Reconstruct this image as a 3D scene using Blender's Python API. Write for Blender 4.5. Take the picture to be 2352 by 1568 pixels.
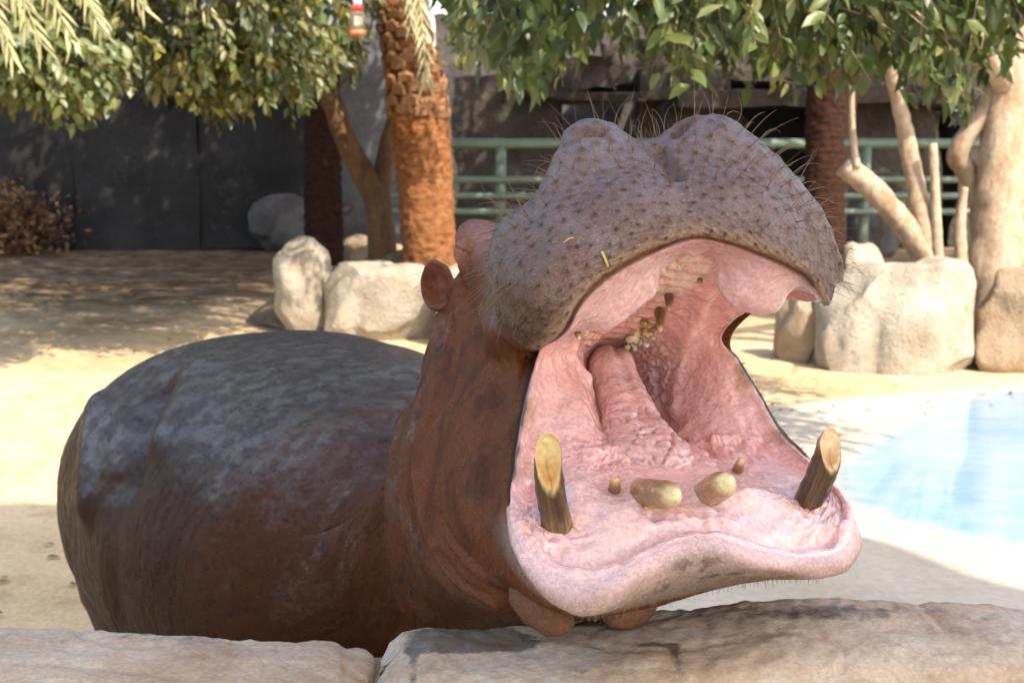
import bpy, math, random
import numpy as np
from mathutils import Vector, Matrix

for _o in list(bpy.data.objects):
    bpy.data.objects.remove(_o)
rng = np.random.default_rng(7)
random.seed(7)
scene = bpy.context.scene
COL = scene.collection

# ------------------------------------------------------------ camera
W2, H2, F = 2352.0, 1568.0, 3267.0          # photo in 2352-wide pixels, focal length in those pixels
CAMZ = 2.0
PITCH = math.atan((784 - 275) / F)
CAM = np.array([0.0, 0.0, CAMZ])
FWD = np.array([0, math.cos(PITCH), -math.sin(PITCH)])
UP = np.array([0, math.sin(PITCH), math.cos(PITCH)])
RT = np.array([1.0, 0, 0])
cam = bpy.data.cameras.new('camera')
cam.lens = 50.0; cam.sensor_width = 36.0
cam.clip_start = 0.05; cam.clip_end = 500
cam.dof.use_dof = True
cam.dof.focus_distance = 2.02
cam.dof.aperture_fstop = 9.0
camo = bpy.data.objects.new('camera', cam); COL.objects.link(camo)
camo.location = CAM
camo.rotation_euler = (math.pi / 2 - PITCH, 0, 0)
scene.camera = camo

# ------------------------------------------------------------ sky, sun, exposure
SUN_AZ = math.radians(140)                   # clockwise from +Y: behind the camera, to the right
SUN_EL = math.radians(48)
sdir = np.array([math.sin(SUN_AZ) * math.cos(SUN_EL), math.cos(SUN_AZ) * math.cos(SUN_EL), math.sin(SUN_EL)])
world = bpy.data.worlds.new('World'); scene.world = world
world.use_nodes = True
wn = world.node_tree
sky = wn.nodes.new('ShaderNodeTexSky'); sky.sky_type = 'NISHITA'
sky.sun_disc = False
sky.sun_elevation = SUN_EL; sky.sun_rotation = SUN_AZ
sky.air_density = 1.2; sky.dust_density = 2.5
bg = wn.nodes['Background']
wn.links.new(sky.outputs[0], bg.inputs[0])
bg.inputs[1].default_value = 0.15
sun = bpy.data.lights.new('sun', 'SUN')
sun.energy = 2.6; sun.angle = math.radians(0.53); sun.color = (1.0, 0.93, 0.80)
suno = bpy.data.objects.new('sun', sun); COL.objects.link(suno)
suno.rotation_euler = Vector(sdir).to_track_quat('Z', 'Y').to_euler()
suno.location = (4, -6, 9)
scene.view_settings.view_transform = 'Standard'
scene.view_settings.look = 'None'
scene.view_settings.exposure = 1.85
scene.view_settings.gamma = 1.0
scene.view_settings.use_curve_mapping = False
scene.cycles.max_bounces = 8
scene.cycles.diffuse_bounces = 4
scene.cycles.transparent_max_bounces = 8
scene.cycles.sample_clamp_indirect = 6.0

# ------------------------------------------------------------ helpers
def P(px, py, d):
    """pixel + camera depth -> world point"""
    return CAM + d * (FWD + (px - W2 / 2) / F * RT - (py - H2 / 2) / F * UP)
def PA(a):
    a = np.asarray(a, float)
    return CAM + a[..., 2:3] * (FWD + (a[..., 0:1] - W2 / 2) / F * RT - (a[..., 1:2] - H2 / 2) / F * UP)
def G(px, py, z=0.0):
    r = FWD + (px - W2 / 2) / F * RT - (py - H2 / 2) / F * UP
    return CAM + r * ((z - CAMZ) / r[2])
def proj(V):
    r = V - CAM
    d = r @ FWD
    return W2 / 2 + F * (r @ RT) / d, H2 / 2 - F * (r @ UP) / d, d
def size_at(npx, d):
    return npx * d / F

def put(o, label=None, cat=None, group=None, kind=None):
    if label: o['label'] = label
    if cat: o['category'] = cat
    if group: o['group'] = group
    if kind: o['kind'] = kind
    return o
def mesh_data(name, V, faces, mat=None, smooth=True, attrs=None):
    me = bpy.data.meshes.new(name)
    V = np.asarray(V, np.float32)
    if isinstance(faces, np.ndarray):
        nf, k = faces.shape
        me.vertices.add(len(V)); me.vertices.foreach_set('co', V.ravel())
        me.loops.add(nf * k); me.loops.foreach_set('vertex_index', faces.astype(np.int32).ravel())
        me.polygons.add(nf)
        me.polygons.foreach_set('loop_start', np.arange(0, nf * k, k, dtype=np.int32))
        me.update(calc_edges=True); me.validate()
    else:
        me.from_pydata([tuple(map(float, v)) for v in V], [], [tuple(map(int, f)) for f in faces])
        me.update()
    if smooth:
        me.polygons.foreach_set('use_smooth', [True] * len(me.polygons))
    for k, a in (attrs or {}).items():
        a = np.asarray(a, np.float32)
        if a.ndim == 1:
            at = me.attributes.new(k, 'FLOAT', 'POINT'); at.data.foreach_set('value', a)
        else:
            if a.shape[1] == 3: a = np.concatenate([a, np.ones((len(a), 1), np.float32)], 1)
            at = me.attributes.new(k, 'FLOAT_COLOR', 'POINT'); at.data.foreach_set('color', a.ravel())
    if mat: me.materials.append(mat)
    return me
def mesh_obj(name, V, faces, mat=None, parent=None, smooth=True, attrs=None):
    o = bpy.data.objects.new(name, mesh_data(name, V, faces, mat, smooth, attrs))
    COL.objects.link(o)
    if parent is not None:
        o.parent = parent
        o.matrix_parent_inverse = Matrix.Translation(-Vector(parent.location))
    return o
def empty(name, loc):
    o = bpy.data.objects.new(name, None); COL.objects.link(o)
    o.location = tuple(map(float, loc)); o.empty_display_size = 0.1
    return o
def grid_faces(nr, nc, wrap=False, off=0, flip=False):
    r = np.arange(nr - 1)[:, None]; c = np.arange(nc if wrap else nc - 1)[None, :]
    c2 = (c + 1) % nc
    a = r * nc + c; b = r * nc + c2; d = (r + 1) * nc + c; e = (r + 1) * nc + c2
    f = np.stack([a, b, e, d], -1).reshape(-1, 4) + off
    return f[:, ::-1] if flip else f
def hash3(i, j, k, seed):
    n = (i * 374761393 + j * 668265263 + k * 1274126177 + seed * 974634577) & 0xffffffff
    n = ((n ^ (n >> 13)) * 1274126177) & 0xffffffff
    return ((n ^ (n >> 16)) & 0xffff) / 65535.0
def noise3(Pn, scale, seed=0):
    q = np.asarray(Pn, float) * scale
    f = np.floor(q).astype(np.int64); t = q - f; t = t * t * (3 - 2 * t)
    out = 0
    for dx in (0, 1):
        for dy in (0, 1):
            for dz in (0, 1):
                w = (t[:, 0] if dx else 1 - t[:, 0]) * (t[:, 1] if dy else 1 - t[:, 1]) * (t[:, 2] if dz else 1 - t[:, 2])
                out = out + w * hash3(f[:, 0] + dx, f[:, 1] + dy, f[:, 2] + dz, seed)
    return out * 2 - 1
def fbm(Pn, scale, seed=0, octs=4, gain=0.5):
    o = 0; a = 1.0
    for k in range(octs):
        o = o + a * noise3(Pn, scale * 2 ** k, seed + 17 * k); a *= gain
    return o
def ss(a, b, x):
    t = np.clip((x - a) / (b - a), 0, 1); return t * t * (3 - 2 * t)
def cr(pts, ts, tq):
    """nonuniform cubic Hermite (finite-difference tangents) through pts at parameters ts"""
    pts = np.asarray(pts, float); ts = np.asarray(ts, float); tq = np.asarray(tq, float)
    n = len(ts); m = np.zeros_like(pts)
    h = np.diff(ts); s = (pts[1:] - pts[:-1]) / h.reshape((-1,) + (1,) * (pts.ndim - 1))
    for i in range(n):
        if i == 0: m[i] = s[0]
        elif i == n - 1: m[i] = s[-1]
        else: m[i] = (s[i - 1] * h[i] + s[i] * h[i - 1]) / (h[i] + h[i - 1])
    k = np.clip(np.searchsorted(ts, tq, side='right') - 1, 0, n - 2)
    hh = h[k]; t = (tq - ts[k]) / hh
    sh = (-1,) + (1,) * (pts.ndim - 1)
    t = t.reshape(sh); hh = hh.reshape(sh)
    return ((2 * t**3 - 3 * t**2 + 1) * pts[k] + (t**3 - 2 * t**2 + t) * hh * m[k]
            + (-2 * t**3 + 3 * t**2) * pts[k + 1] + (t**3 - t**2) * hh * m[k + 1])
def loop_norm(V, Fq):
    n = np.zeros_like(V)
    fn = np.cross(V[Fq[:, 2]] - V[Fq[:, 0]], V[Fq[:, 3]] - V[Fq[:, 1]])
    for k in range(4): np.add.at(n, Fq[:, k], fn)
    return n / (np.linalg.norm(n, axis=1, keepdims=True) + 1e-12)
def tube(path, rad, nseg=8, cap=True, squash=1.0, twist_ref=(0, 0, 1)):
    path = np.asarray(path, float); n = len(path)
    rad = np.broadcast_to(np.asarray(rad, float), (n,))
    T = np.gradient(path, axis=0); T /= np.linalg.norm(T, axis=1, keepdims=True) + 1e-12
    ref = np.asarray(twist_ref, float)
    A = np.zeros_like(path)
    v = ref - T[0] * (ref @ T[0])
    if np.linalg.norm(v) < 1e-3:
        ref = np.array([1.0, 0.2, 0]); v = ref - T[0] * (ref @ T[0])
    v /= np.linalg.norm(v)
    for i in range(n):
        v = v - T[i] * (v @ T[i]); v /= np.linalg.norm(v) + 1e-12; A[i] = v
    B = np.cross(T, A)
    ph = np.linspace(0, 2 * math.pi, nseg, endpoint=False)
    V = path[:, None] + rad[:, None, None] * (np.cos(ph)[None, :, None] * A[:, None] * squash + np.sin(ph)[None, :, None] * B[:, None])
    V = V.reshape(-1, 3)
    Fq = grid_faces(n, nseg, wrap=True)
    if cap:
        V = np.concatenate([V, path[:1], path[-1:]])
        c0 = n * nseg; k = np.arange(nseg); k2 = (k + 1) % nseg
        e = (n - 1) * nseg
        Fq = np.concatenate([Fq, np.stack([k2, k, np.full(nseg, c0), np.full(nseg, c0)], 1),
                             np.stack([e + k, e + k2, np.full(nseg, c0 + 1), np.full(nseg, c0 + 1)], 1)])
    return V, Fq
def join_parts(parts):
    Vs, Fs, off = [], [], 0
    for V, Fq in parts:
        Vs.append(V); Fs.append(np.asarray(Fq) + off); off += len(V)
    return np.concatenate(Vs), np.concatenate(Fs)
def faces_list(Fq):
    """quads whose last two indices repeat become triangles"""
    return [tuple(f[:3]) if f[2] == f[3] else tuple(f) for f in np.asarray(Fq).tolist()]

# ------------------------------------------------------------ material helpers
class NT:
    def __init__(self, name):
        self.m = bpy.data.materials.new(name); self.m.use_nodes = True
        self.t = self.m.node_tree; self.n = self.t.nodes; self.l = self.t.links
        self.b = self.n['Principled BSDF']
    def new(self, t, **kw):
        o = self.n.new(t)
        for k, v in kw.items(): setattr(o, k, v)
        return o
    def link(self, a, b): self.l.new(a, b)
    def coord(self, out='Object'):
        return self.new('ShaderNodeTexCoord').outputs[out]
    def mapping(self, vec, scale=(1, 1, 1), rot=(0, 0, 0)):
        m = self.new('ShaderNodeMapping'); self.link(vec, m.inputs[0])
        m.inputs['Scale'].default_value = scale; m.inputs['Rotation'].default_value = rot
        return m.outputs[0]
    def noise(self, vec, scale, detail=4, rough=0.55, out='Fac', dist=0.0):
        o = self.new('ShaderNodeTexNoise'); self.link(vec, o.inputs['Vector'])
        o.inputs['Scale'].default_value = scale; o.inputs['Detail'].default_value = detail
        o.inputs['Roughness'].default_value = rough; o.inputs['Distortion'].default_value = dist
        return o.outputs[out]
    def voro(self, vec, scale, feature='F1', out='Distance', rand=1.0):
        o = self.new('ShaderNodeTexVoronoi', feature=feature); self.link(vec, o.inputs['Vector'])
        o.inputs['Scale'].default_value = scale; o.inputs['Randomness'].default_value = rand
        return o.outputs[out]
    def ramp(self, fac, stops, interp='LINEAR'):
        o = self.new('ShaderNodeValToRGB'); self.link(fac, o.inputs[0])
        o.color_ramp.interpolation = interp
        e = o.color_ramp.elements
        while len(e) < len(stops): e.new(0.5)
        for i, (p, c) in enumerate(stops):
            e[i].position = p
            e[i].color = (c, c, c, 1) if np.isscalar(c) else (*c, 1)
        return o.outputs[0]
    def mix(self, a, b, fac, mode='MIX'):
        o = self.new('ShaderNodeMix', data_type='RGBA', blend_type=mode)
        for v, s in ((fac, o.inputs[0]), (a, o.inputs[6]), (b, o.inputs[7])):
            if hasattr(v, 'is_linked') or hasattr(v, 'node'): self.link(v, s)
            elif np.isscalar(v): s.default_value = v if s == o.inputs[0] else (v, v, v, 1)
            else: s.default_value = (*v, 1)
        return o.outputs[2]
    def math(self, op, a, b=0.0, c=0.0):
        o = self.new('ShaderNodeMath', operation=op)
        for v, s in zip((a, b, c), o.inputs):
            if hasattr(v, 'node'): self.link(v, s)
            else: s.default_value = v
        return o.outputs[0]
    def attr(self, name, out='Color'):
        o = self.new('ShaderNodeAttribute'); o.attribute_name = name
        return o.outputs[out]
    def bump(self, h, strength=0.3, dist=0.01, normal=None):
        o = self.new('ShaderNodeBump'); self.link(h, o.inputs['Height'])
        o.inputs['Strength'].default_value = strength; o.inputs['Distance'].default_value = dist
        if normal is not None: self.link(normal, o.inputs['Normal'])
        return o.outputs[0]
    def done(self, col=None, rough=None, normal=None, **kw):
        if col is not None:
            if hasattr(col, 'node'): self.link(col, self.b.inputs['Base Color'])
            else: self.b.inputs['Base Color'].default_value = (*col, 1)
        if rough is not None:
            if hasattr(rough, 'node'): self.link(rough, self.b.inputs['Roughness'])
            else: self.b.inputs['Roughness'].default_value = rough
        if normal is not None: self.link(normal, self.b.inputs['Normal'])
        if np.isscalar(rough) and rough >= 0.7: self.b.inputs['Specular IOR Level'].default_value = 0.12
        for k, v in kw.items():
            s = self.b.inputs[k.replace('_', ' ')]
            if hasattr(v, 'node'): self.link(v, s)
            else: s.default_value = v
        return self.m
# ============================================================ the hippopotamus
# One continuous skin: rings run from the throat, out over the lips, back over muzzle, jaw, cheeks,
# neck and barrel to the rump.  theta: 0 upper-lip centre / spine, 6 animal's left side, 12 lower lip / belly, 18 right side.
RINGS = []     # (s, {theta: (px,py,depth)}) in pixels + depth
def ring(s, keys): RINGS.append((s, keys))
ring(0.0, {0:(1412,842,2.60),6:(1432,858,2.60),12:(1420,872,2.60),18:(1404,856,2.60)})
ring(1.0, {0:(1405,782,2.48),3:(1450,786,2.50),6:(1478,850,2.56),9:(1482,930,2.53),12:(1430,945,2.46),15:(1385,910,2.45),18:(1352,838,2.46),21:(1368,792,2.46)})
ring(2.0, {0:(1530,660,2.28),1:(1560,662,2.28),2:(1590,670,2.28),3:(1610,690,2.31),4:(1600,730,2.36),5:(1575,772,2.42),6:(1560,830,2.50),
           7:(1560,900,2.48),8:(1570,970,2.40),9:(1610,1040,2.28),10:(1680,1078,2.18),11:(1640,1098,2.10),12:(1560,1095,2.08),13:(1470,1090,2.08),
           14:(1400,1070,2.10),15:(1370,1030,2.14),16:(1355,980,2.19),17:(1345,920,2.24),18:(1325,840,2.34),19:(1328,800,2.38),20:(1345,775,2.38),
           21:(1390,755,2.35),22:(1430,725,2.31),23:(1480,690,2.28)})
ring(3.0, {0:(1580,598,2.15),1:(1625,602,2.15),2:(1660,615,2.17),3:(1685,640,2.22),4:(1672,672,2.30),5:(1645,720,2.38),6:(1622,790,2.45),
           7:(1632,850,2.42),8:(1664,930,2.36),9:(1725,1030,2.28),10:(1840,1110,2.17),11:(1775,1190,2.04),12:(1600,1165,1.99),13:(1440,1195,1.95),
           14:(1310,1195,1.96),15:(1265,1120,2.04),16:(1260,1060,2.10),17:(1265,970,2.17),18:(1285,830,2.28),19:(1305,790,2.26),20:(1335,762,2.20),
           21:(1385,722,2.16),22:(1445,678,2.13),23:(1520,628,2.13)})
ring(4.0, {0:(1597,568,2.06),1:(1680,592,2.07),2:(1745,630,2.09),3:(1800,648,2.14),4:(1838,664,2.20),5:(1790,668,2.28),6:(1652,765,2.44),
           7:(1672,830,2.40),8:(1718,905,2.36),9:(1775,1005,2.29),10:(1930,1150,2.12),10.6:(1905,1240,2.05),11:(1840,1252,2.00),12:(1618,1212,1.935),13:(1425,1278,1.88),
           14:(1250,1255,1.89),15:(1192,1150,1.97),16:(1200,1080,2.05),17:(1212,1000,2.13),18:(1252,815,2.24),19:(1278,788,2.16),20:(1305,768,2.06),
           21:(1350,722,2.02),22:(1425,662,2.03),23:(1512,600,2.04)})
ring(4.6, {0:(1597,551,2.00),1:(1680,566,2.00),2:(1745,591,2.02),3:(1805,617,2.06),4:(1855,650,2.11),4.6:(1884,690,2.17),5:(1850,692,2.23),5.5:(1740,690,2.34),6:(1666,755,2.42),
           7:(1692,825,2.40),8:(1738,900,2.36),9:(1797,1000,2.29),9.6:(1850,1052,2.22),10:(1945,1150,2.11),10.6:(1925,1258,2.03),11:(1850,1272,1.97),11.5:(1740,1255,1.925),
           12:(1620,1226,1.895),12.5:(1500,1262,1.86),13:(1425,1300,1.835),13.5:(1330,1318,1.83),14:(1235,1282,1.86),14.5:(1185,1222,1.90),15:(1174,1150,1.95),16:(1183,1080,2.02),
           17:(1193,1000,2.10),17.5:(1208,920,2.16),18:(1236,815,2.22),18.6:(1250,800,2.16),19.2:(1262,792,2.06),20:(1290,774,2.00),20.6:(1314,748,1.97),21:(1332,712,1.955),22:(1400,642,1.96),23:(1500,585,1.98)})
ring(5.0, {0:(1597,533,1.975),1:(1683,548,1.978),2:(1752,572,1.995),3:(1816,600,2.03),4:(1870,640,2.09),4.6:(1896,697,2.15),5:(1868,690,2.24),5.5:(1760,680,2.37),6:(1670,752,2.445),
           7:(1697,825,2.425),8:(1744,900,2.385),9:(1803,1000,2.315),9.6:(1862,1055,2.245),10:(1962,1185,2.115),10.6:(1940,1284,2.035),11:(1850,1296,1.960),11.5:(1740,1286,1.905),
           12:(1620,1256,1.870),12.5:(1500,1296,1.842),13:(1425,1338,1.813),13.5:(1330,1368,1.812),14:(1222,1312,1.85),14.5:(1174,1238,1.90),15:(1166,1160,1.965),16:(1173,1080,2.04),
           17:(1182,1000,2.12),17.5:(1198,920,2.18),18:(1222,818,2.24),18.6:(1225,806,2.16),19.2:(1230,797,2.04),20:(1264,772,1.965),20.6:(1290,740,1.94),21:(1310,700,1.930),22:(1385,622,1.938),23:(1492,562,1.958)})
ring(6.0, {0:(1580,455,1.985),1:(1685,465,1.990),2:(1765,498,2.005),3:(1832,545,2.04),4:(1886,605,2.10),4.6:(1912,680,2.16),5:(1890,672,2.27),5.5:(1770,672,2.40),6:(1670,752,2.47),
           7:(1698,828,2.45),8:(1746,905,2.41),9:(1806,1003,2.345),9.6:(1866,1062,2.275),10:(1963,1200,2.145),10.6:(1938,1308,2.065),11:(1850,1318,1.985),11.5:(1740,1322,1.93),
           12:(1620,1335,1.90),12.5:(1500,1368,1.87),13:(1425,1394,1.838),13.5:(1330,1411,1.838),14:(1230,1346,1.88),14.5:(1176,1265,1.935),15:(1156,1175,2.00),16:(1152,1085,2.08),
           17:(1160,1000,2.155),17.5:(1172,920,2.21),18:(1198,826,2.265),18.6:(1192,806,2.19),19.2:(1180,775,2.00),20:(1208,715,1.925),20.6:(1232,670,1.905),21:(1262,625,1.905),22:(1350,555,1.922),23:(1465,488,1.952)})
ring(7.0, {0:(1535,385,2.06),1:(1655,375,2.065),2:(1755,408,2.075),3:(1838,470,2.10),4:(1896,555,2.145),4.6:(1922,655,2.195),5:(1890,650,2.32),5.5:(1765,665,2.44),6:(1664,754,2.50),
           7:(1690,832,2.49),8:(1738,912,2.45),9:(1796,1010,2.39),9.6:(1852,1072,2.33),10:(1940,1205,2.22),10.6:(1905,1308,2.15),11:(1825,1324,2.08),11.5:(1715,1335,2.03),
           12:(1605,1362,2.00),12.5:(1495,1384,1.97),13:(1420,1406,1.945),13.5:(1325,1420,1.945),14:(1218,1368,1.98),14.5:(1160,1290,2.03),15:(1122,1190,2.09),16:(1110,1090,2.165),
           17:(1118,1000,2.235),17.5:(1130,920,2.275),18:(1160,840,2.32),18.6:(1165,795,2.26),19.2:(1148,755,2.06),20:(1142,672,1.985),20.6:(1155,605,1.975),21:(1190,548,1.975),22:(1308,435,2.015),23:(1425,388,2.045)})
ring(8.0, {0:(1500,322,2.17),0.5:(1590,292,2.165),1:(1655,288,2.16),2:(1752,340,2.17),3:(1838,440,2.185),4:(1898,548,2.21),4.6:(1922,645,2.25),5:(1880,640,2.38),5.5:(1745,660,2.48),6:(1655,757,2.53),
           7:(1676,840,2.53),8:(1718,925,2.50),9:(1770,1022,2.45),9.6:(1815,1085,2.42),10:(1870,1200,2.35),10.6:(1830,1285,2.29),11:(1745,1318,2.22),11.5:(1650,1345,2.17),
           12:(1565,1378,2.14),12.5:(1475,1400,2.10),13:(1395,1416,2.07),13.5:(1300,1426,2.07),14:(1180,1385,2.11),14.5:(1110,1305,2.16),15:(1065,1200,2.22),16:(1050,1095,2.275),
           17:(1058,1000,2.325),17.5:(1075,920,2.35),18:(1105,845,2.37),18.6:(1120,790,2.34),19.2:(1142,730,2.13),20:(1124,618,2.075),20.6:(1128,555,2.07),21:(1152,506,2.08),21.5:(1225,452,2.11),22:(1276,358,2.125),22.5:(1345,300,2.15),23:(1420,318,2.165)})
ring(8.6, {0:(1480,355,2.32),1:(1610,355,2.32),2:(1695,420,2.33),3:(1760,520,2.35),4:(1805,610,2.38),4.6:(1820,660,2.41),5:(1800,655,2.47),5.5:(1710,670,2.54),6:(1645,765,2.57),
           7:(1664,850,2.57),8:(1702,940,2.55),9:(1740,1035,2.52),9.6:(1770,1100,2.49),10:(1790,1195,2.45),10.6:(1750,1265,2.39),11:(1690,1310,2.34),11.5:(1600,1355,2.28),
           12:(1525,1390,2.24),12.5:(1445,1412,2.20),13:(1360,1425,2.17),13.5:(1250,1428,2.17),14:(1125,1392,2.22),14.5:(1055,1305,2.27),15:(1018,1200,2.32),16:(1005,1098,2.36),
           17:(1010,1000,2.40),17.5:(1030,925,2.41),18:(1070,845,2.42),18.6:(1090,785,2.40),19.2:(1138,725,2.27),20:(1136,640,2.25),20.6:(1140,590,2.25),21:(1170,545,2.26),21.5:(1220,490,2.27),22:(1285,430,2.28),23:(1390,372,2.30)})
ring(9.2, {0:(1320,520,2.54),1:(1430,505,2.57),2:(1540,515,2.62),3:(1615,560,2.65),4:(1660,630,2.66),5:(1655,700,2.67),6:(1620,795,2.67),
           7:(1635,875,2.67),8:(1655,960,2.66),9:(1670,1060,2.65),10:(1680,1180,2.60),11:(1610,1300,2.52),
           12:(1450,1400,2.42),13:(1280,1440,2.35),14:(1060,1395,2.40),14.5:(1000,1315,2.44),15:(968,1200,2.47),16:(955,1095,2.49),
           17:(962,1000,2.52),18:(1012,860,2.53),19:(1038,760,2.51),20:(1050,672,2.49),21:(1068,610,2.47),22:(1130,562,2.47),23:(1215,540,2.50)})
ring(10.0, {0:(1230,660,2.84),2:(1400,660,2.90),4:(1540,740,2.93),6:(1590,850,2.93),8:(1610,1010,2.92),10:(1570,1220,2.88),12:(1350,1430,2.70),13:(1180,1470,2.64),14:(1010,1430,2.62),
            15:(920,1270,2.63),16:(905,1130,2.66),17:(915,1015,2.69),18:(950,920,2.70),19:(975,840,2.70),20:(990,775,2.70),21:(1010,720,2.70),22:(1060,690,2.74),23:(1140,668,2.79)})
# barrel rings in metres: (s, cx, cy, top, bottom, half width, lateral squareness)
AX = np.array([-0.447, 0.894, 0.0]); LAT = np.array([0.894, 0.447, 0.0])
BODY = [(11.0, -0.03, 2.98, 1.385, 0.74, 0.37, 1.9), (12.0, -0.21, 3.25, 1.365, 0.56, 0.545, 2.2), (13.0, -0.43, 3.62, 1.388, 0.46, 0.62, 2.3),
        (14.0, -0.62, 3.98, 1.390, 0.44, 0.635, 2.3), (14.7, -0.74, 4.20, 1.375, 0.46, 0.62, 2.3), (15.4, -0.86, 4.42, 1.300, 0.52, 0.52, 2.1), (16.0, -0.95, 4.60, 1.16, 0.60, 0.40, 2.0),
        (16.5, -1.00, 4.70, 1.00, 0.70, 0.25, 2.0), (16.8, -1.02, 4.735, 0.86, 0.82, 0.03, 2.0)]

NTH = 640
# sample theta more densely over the muzzle face
_w = np.linspace(0, 24, 2401)[:-1]
_dens = 1.0 + 0.9 * np.exp(-((np.minimum(_w, 24 - _w)) / 3.6) ** 4) + 0.45 * np.exp(-((_w - 13) / 3.0) ** 4)
_cum = np.concatenate([[0], np.cumsum(_dens)]); _cum = _cum / _cum[-1] * NTH
TH = np.interp(np.arange(NTH), _cum, np.linspace(0, 24, 2401))
def ring_pts(keys, world_pts=False):
    ks = sorted(keys); pts = np.array([keys[k] for k in ks], float)
    W = pts if world_pts else PA(pts)
    ext = 3 if len(ks) > 3 else len(ks)
    tk = np.concatenate([np.array(ks[-ext:]) - 24, ks, np.array(ks[:ext]) + 24.0])
    Wk = np.concatenate([W[-ext:], W, W[:ext]])
    return cr(Wk, tk, TH)
svals, curves = [], []
for s, k in RINGS:
    svals.append(s); curves.append(ring_pts(k))
for s, cx, cy, zt, zb, w, e in BODY:
    ph = TH / 24 * 2 * math.pi
    c, sn = np.cos(ph), np.sin(ph)
    h = (zt - zb) / 2
    zz = (zt + zb) / 2 + h * np.sign(c) * np.abs(c) ** (2 / e)
    ww = w * np.sign(sn) * np.abs(sn) ** (2 / e)
    pt = np.array([cx, cy, 0.0]) + ww[:, None] * LAT + np.array([0, 0, 1.0]) * zz[:, None]
    svals.append(s); curves.append(pt)
CUR = np.stack(curves); svals = np.array(svals)
sq = []
def dens(a, b, n): sq.extend(np.linspace(a, b, n, endpoint=False))
dens(0, 1, 10); dens(1, 2, 84); dens(2, 3, 96); dens(3, 4, 72); dens(4, 4.6, 26); dens(4.6, 5, 16); dens(5, 6, 54); dens(6, 7, 50); dens(7, 8, 46)
dens(8, 8.6, 34); dens(8.6, 9.2, 40); dens(9.2, 10, 44); dens(10, 11, 40); dens(11, 12, 40); dens(12, 13, 48); dens(13, 14, 44); dens(14, 15.4, 44); dens(15.4, 16.8, 34); sq.append(16.8)
SQ = np.array(sq); NSR = len(SQ)
V = cr(CUR, svals, SQ).reshape(-1, 3)
HF = grid_faces(NSR, NTH, wrap=True)
S = np.repeat(SQ, NTH); T = np.tile(TH, NSR)
# light smoothing over the grid so that ring-to-ring interpolation leaves no kinks
def grid_smooth(V, n, lam=0.5, mask=None):
    A = V.reshape(NSR, NTH, -1).copy()
    for _ in range(n):
        B = A.copy()
        B[1:-1] = (A[:-2] + A[2:] + np.roll(A, 1, 1)[1:-1] + np.roll(A, -1, 1)[1:-1]) / 4
        A = A + lam * (B - A) * (1 if mask is None else mask.reshape(NSR, NTH, 1))
    return A.reshape(V.shape)
def U_(t): return (t < 5.2) | (t > 19.4)
soft = 1 - np.where((T > 9.5) & (T < 15.2), 0.3, 0.75) * np.exp(-((S - 4.75) / 0.35) ** 2)
V = grid_smooth(V, 12, 0.6, soft)
sidem = ss(5.3, 6.2, S) * (1 - ss(11.2, 12, S)) * np.where(U_(T), 0, 1.0)
V = grid_smooth(V, 160, 0.9, sidem)
NRM = loop_norm(V, HF)
# outward check
_c = V[(S > 12.9) & (S < 13.1)].mean(0)
_m = (S > 12.9) & (S < 13.1)
if ((V[_m] - _c) * NRM[_m]).sum() < 0:
    HF = HF[:, ::-1].copy(); NRM = -NRM

def pick(px, py, smin=0, smax=99):
    """nearest surface point of the skin seen at a pixel"""
    x, y, d = PXC
    m = np.where((np.abs(x - px) < 9) & (np.abs(y - py) < 9) & (S >= smin) & (S <= smax))[0]
    if len(m) == 0:
        m = np.where((S >= smin) & (S <= smax))[0]
        return V[m[np.argmin((x[m] - px) ** 2 + (y[m] - py) ** 2)]]
    near = m[d[m] < d[m].min() + 0.03]
    return V[near[np.argmin((x[near] - px) ** 2 + (y[near] - py) ** 2)]]
def dist_poly(pts, idx):
    Q = V[idx]; best = np.full(len(Q), 1e9)
    if len(pts) == 1: return np.linalg.norm(Q - pts[0], axis=1)
    for a, b in zip(pts[:-1], pts[1:]):
        ab = b - a; t = np.clip(((Q - a) @ ab) / (ab @ ab + 1e-12), 0, 1)
        best = np.minimum(best, np.linalg.norm(Q - a - t[:, None] * ab, axis=1))
    return best
def brush(pix, r, amt, smin=0, smax=99, power=2.0, pts=None):
    """push the skin along its normal under a stroke drawn on it; sub-strokes taper at the ends"""
    pp = np.array([pick(x, y, smin, smax) for x, y in pix]) if pts is None else pts
    if len(pp) > 2:
        t = np.linspace(0, 1, len(pp)); pp = cr(pp, t, np.linspace(0, 1, 4 * len(pp)))
    lo, hi = pp.min(0) - 3 * r, pp.max(0) + 3 * r
    idx = np.where(((V > lo) & (V < hi)).all(1) & (S >= smin) & (S <= smax))[0]
    if len(idx) == 0: return
    d = dist_poly(pp, idx)
    fw = 0.14 * (smax - smin) if smax < 90 else 0.1
    edge = ss(smin, smin + fw, S[idx]) * (1 - ss(smax - fw, smax, S[idx]))
    V[idx] += NRM[idx] * (amt * edge * np.exp(-(d / r) ** power))[:, None]
def refresh():
    global NRM, PXC
    NRM = loop_norm(V, HF); PXC = proj(V)
PXC = proj(V)
# ------------------------------------------------------------ sculpting: folds, bumps, ridges
U = (T < 6) | (T > 18)                                    # upper half of the mouth
Tc = np.where(T > 12, T - 24, T)                          # theta centred on the spine
def at3(px, py, d): return np.array([P(px, py, d)])
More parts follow.
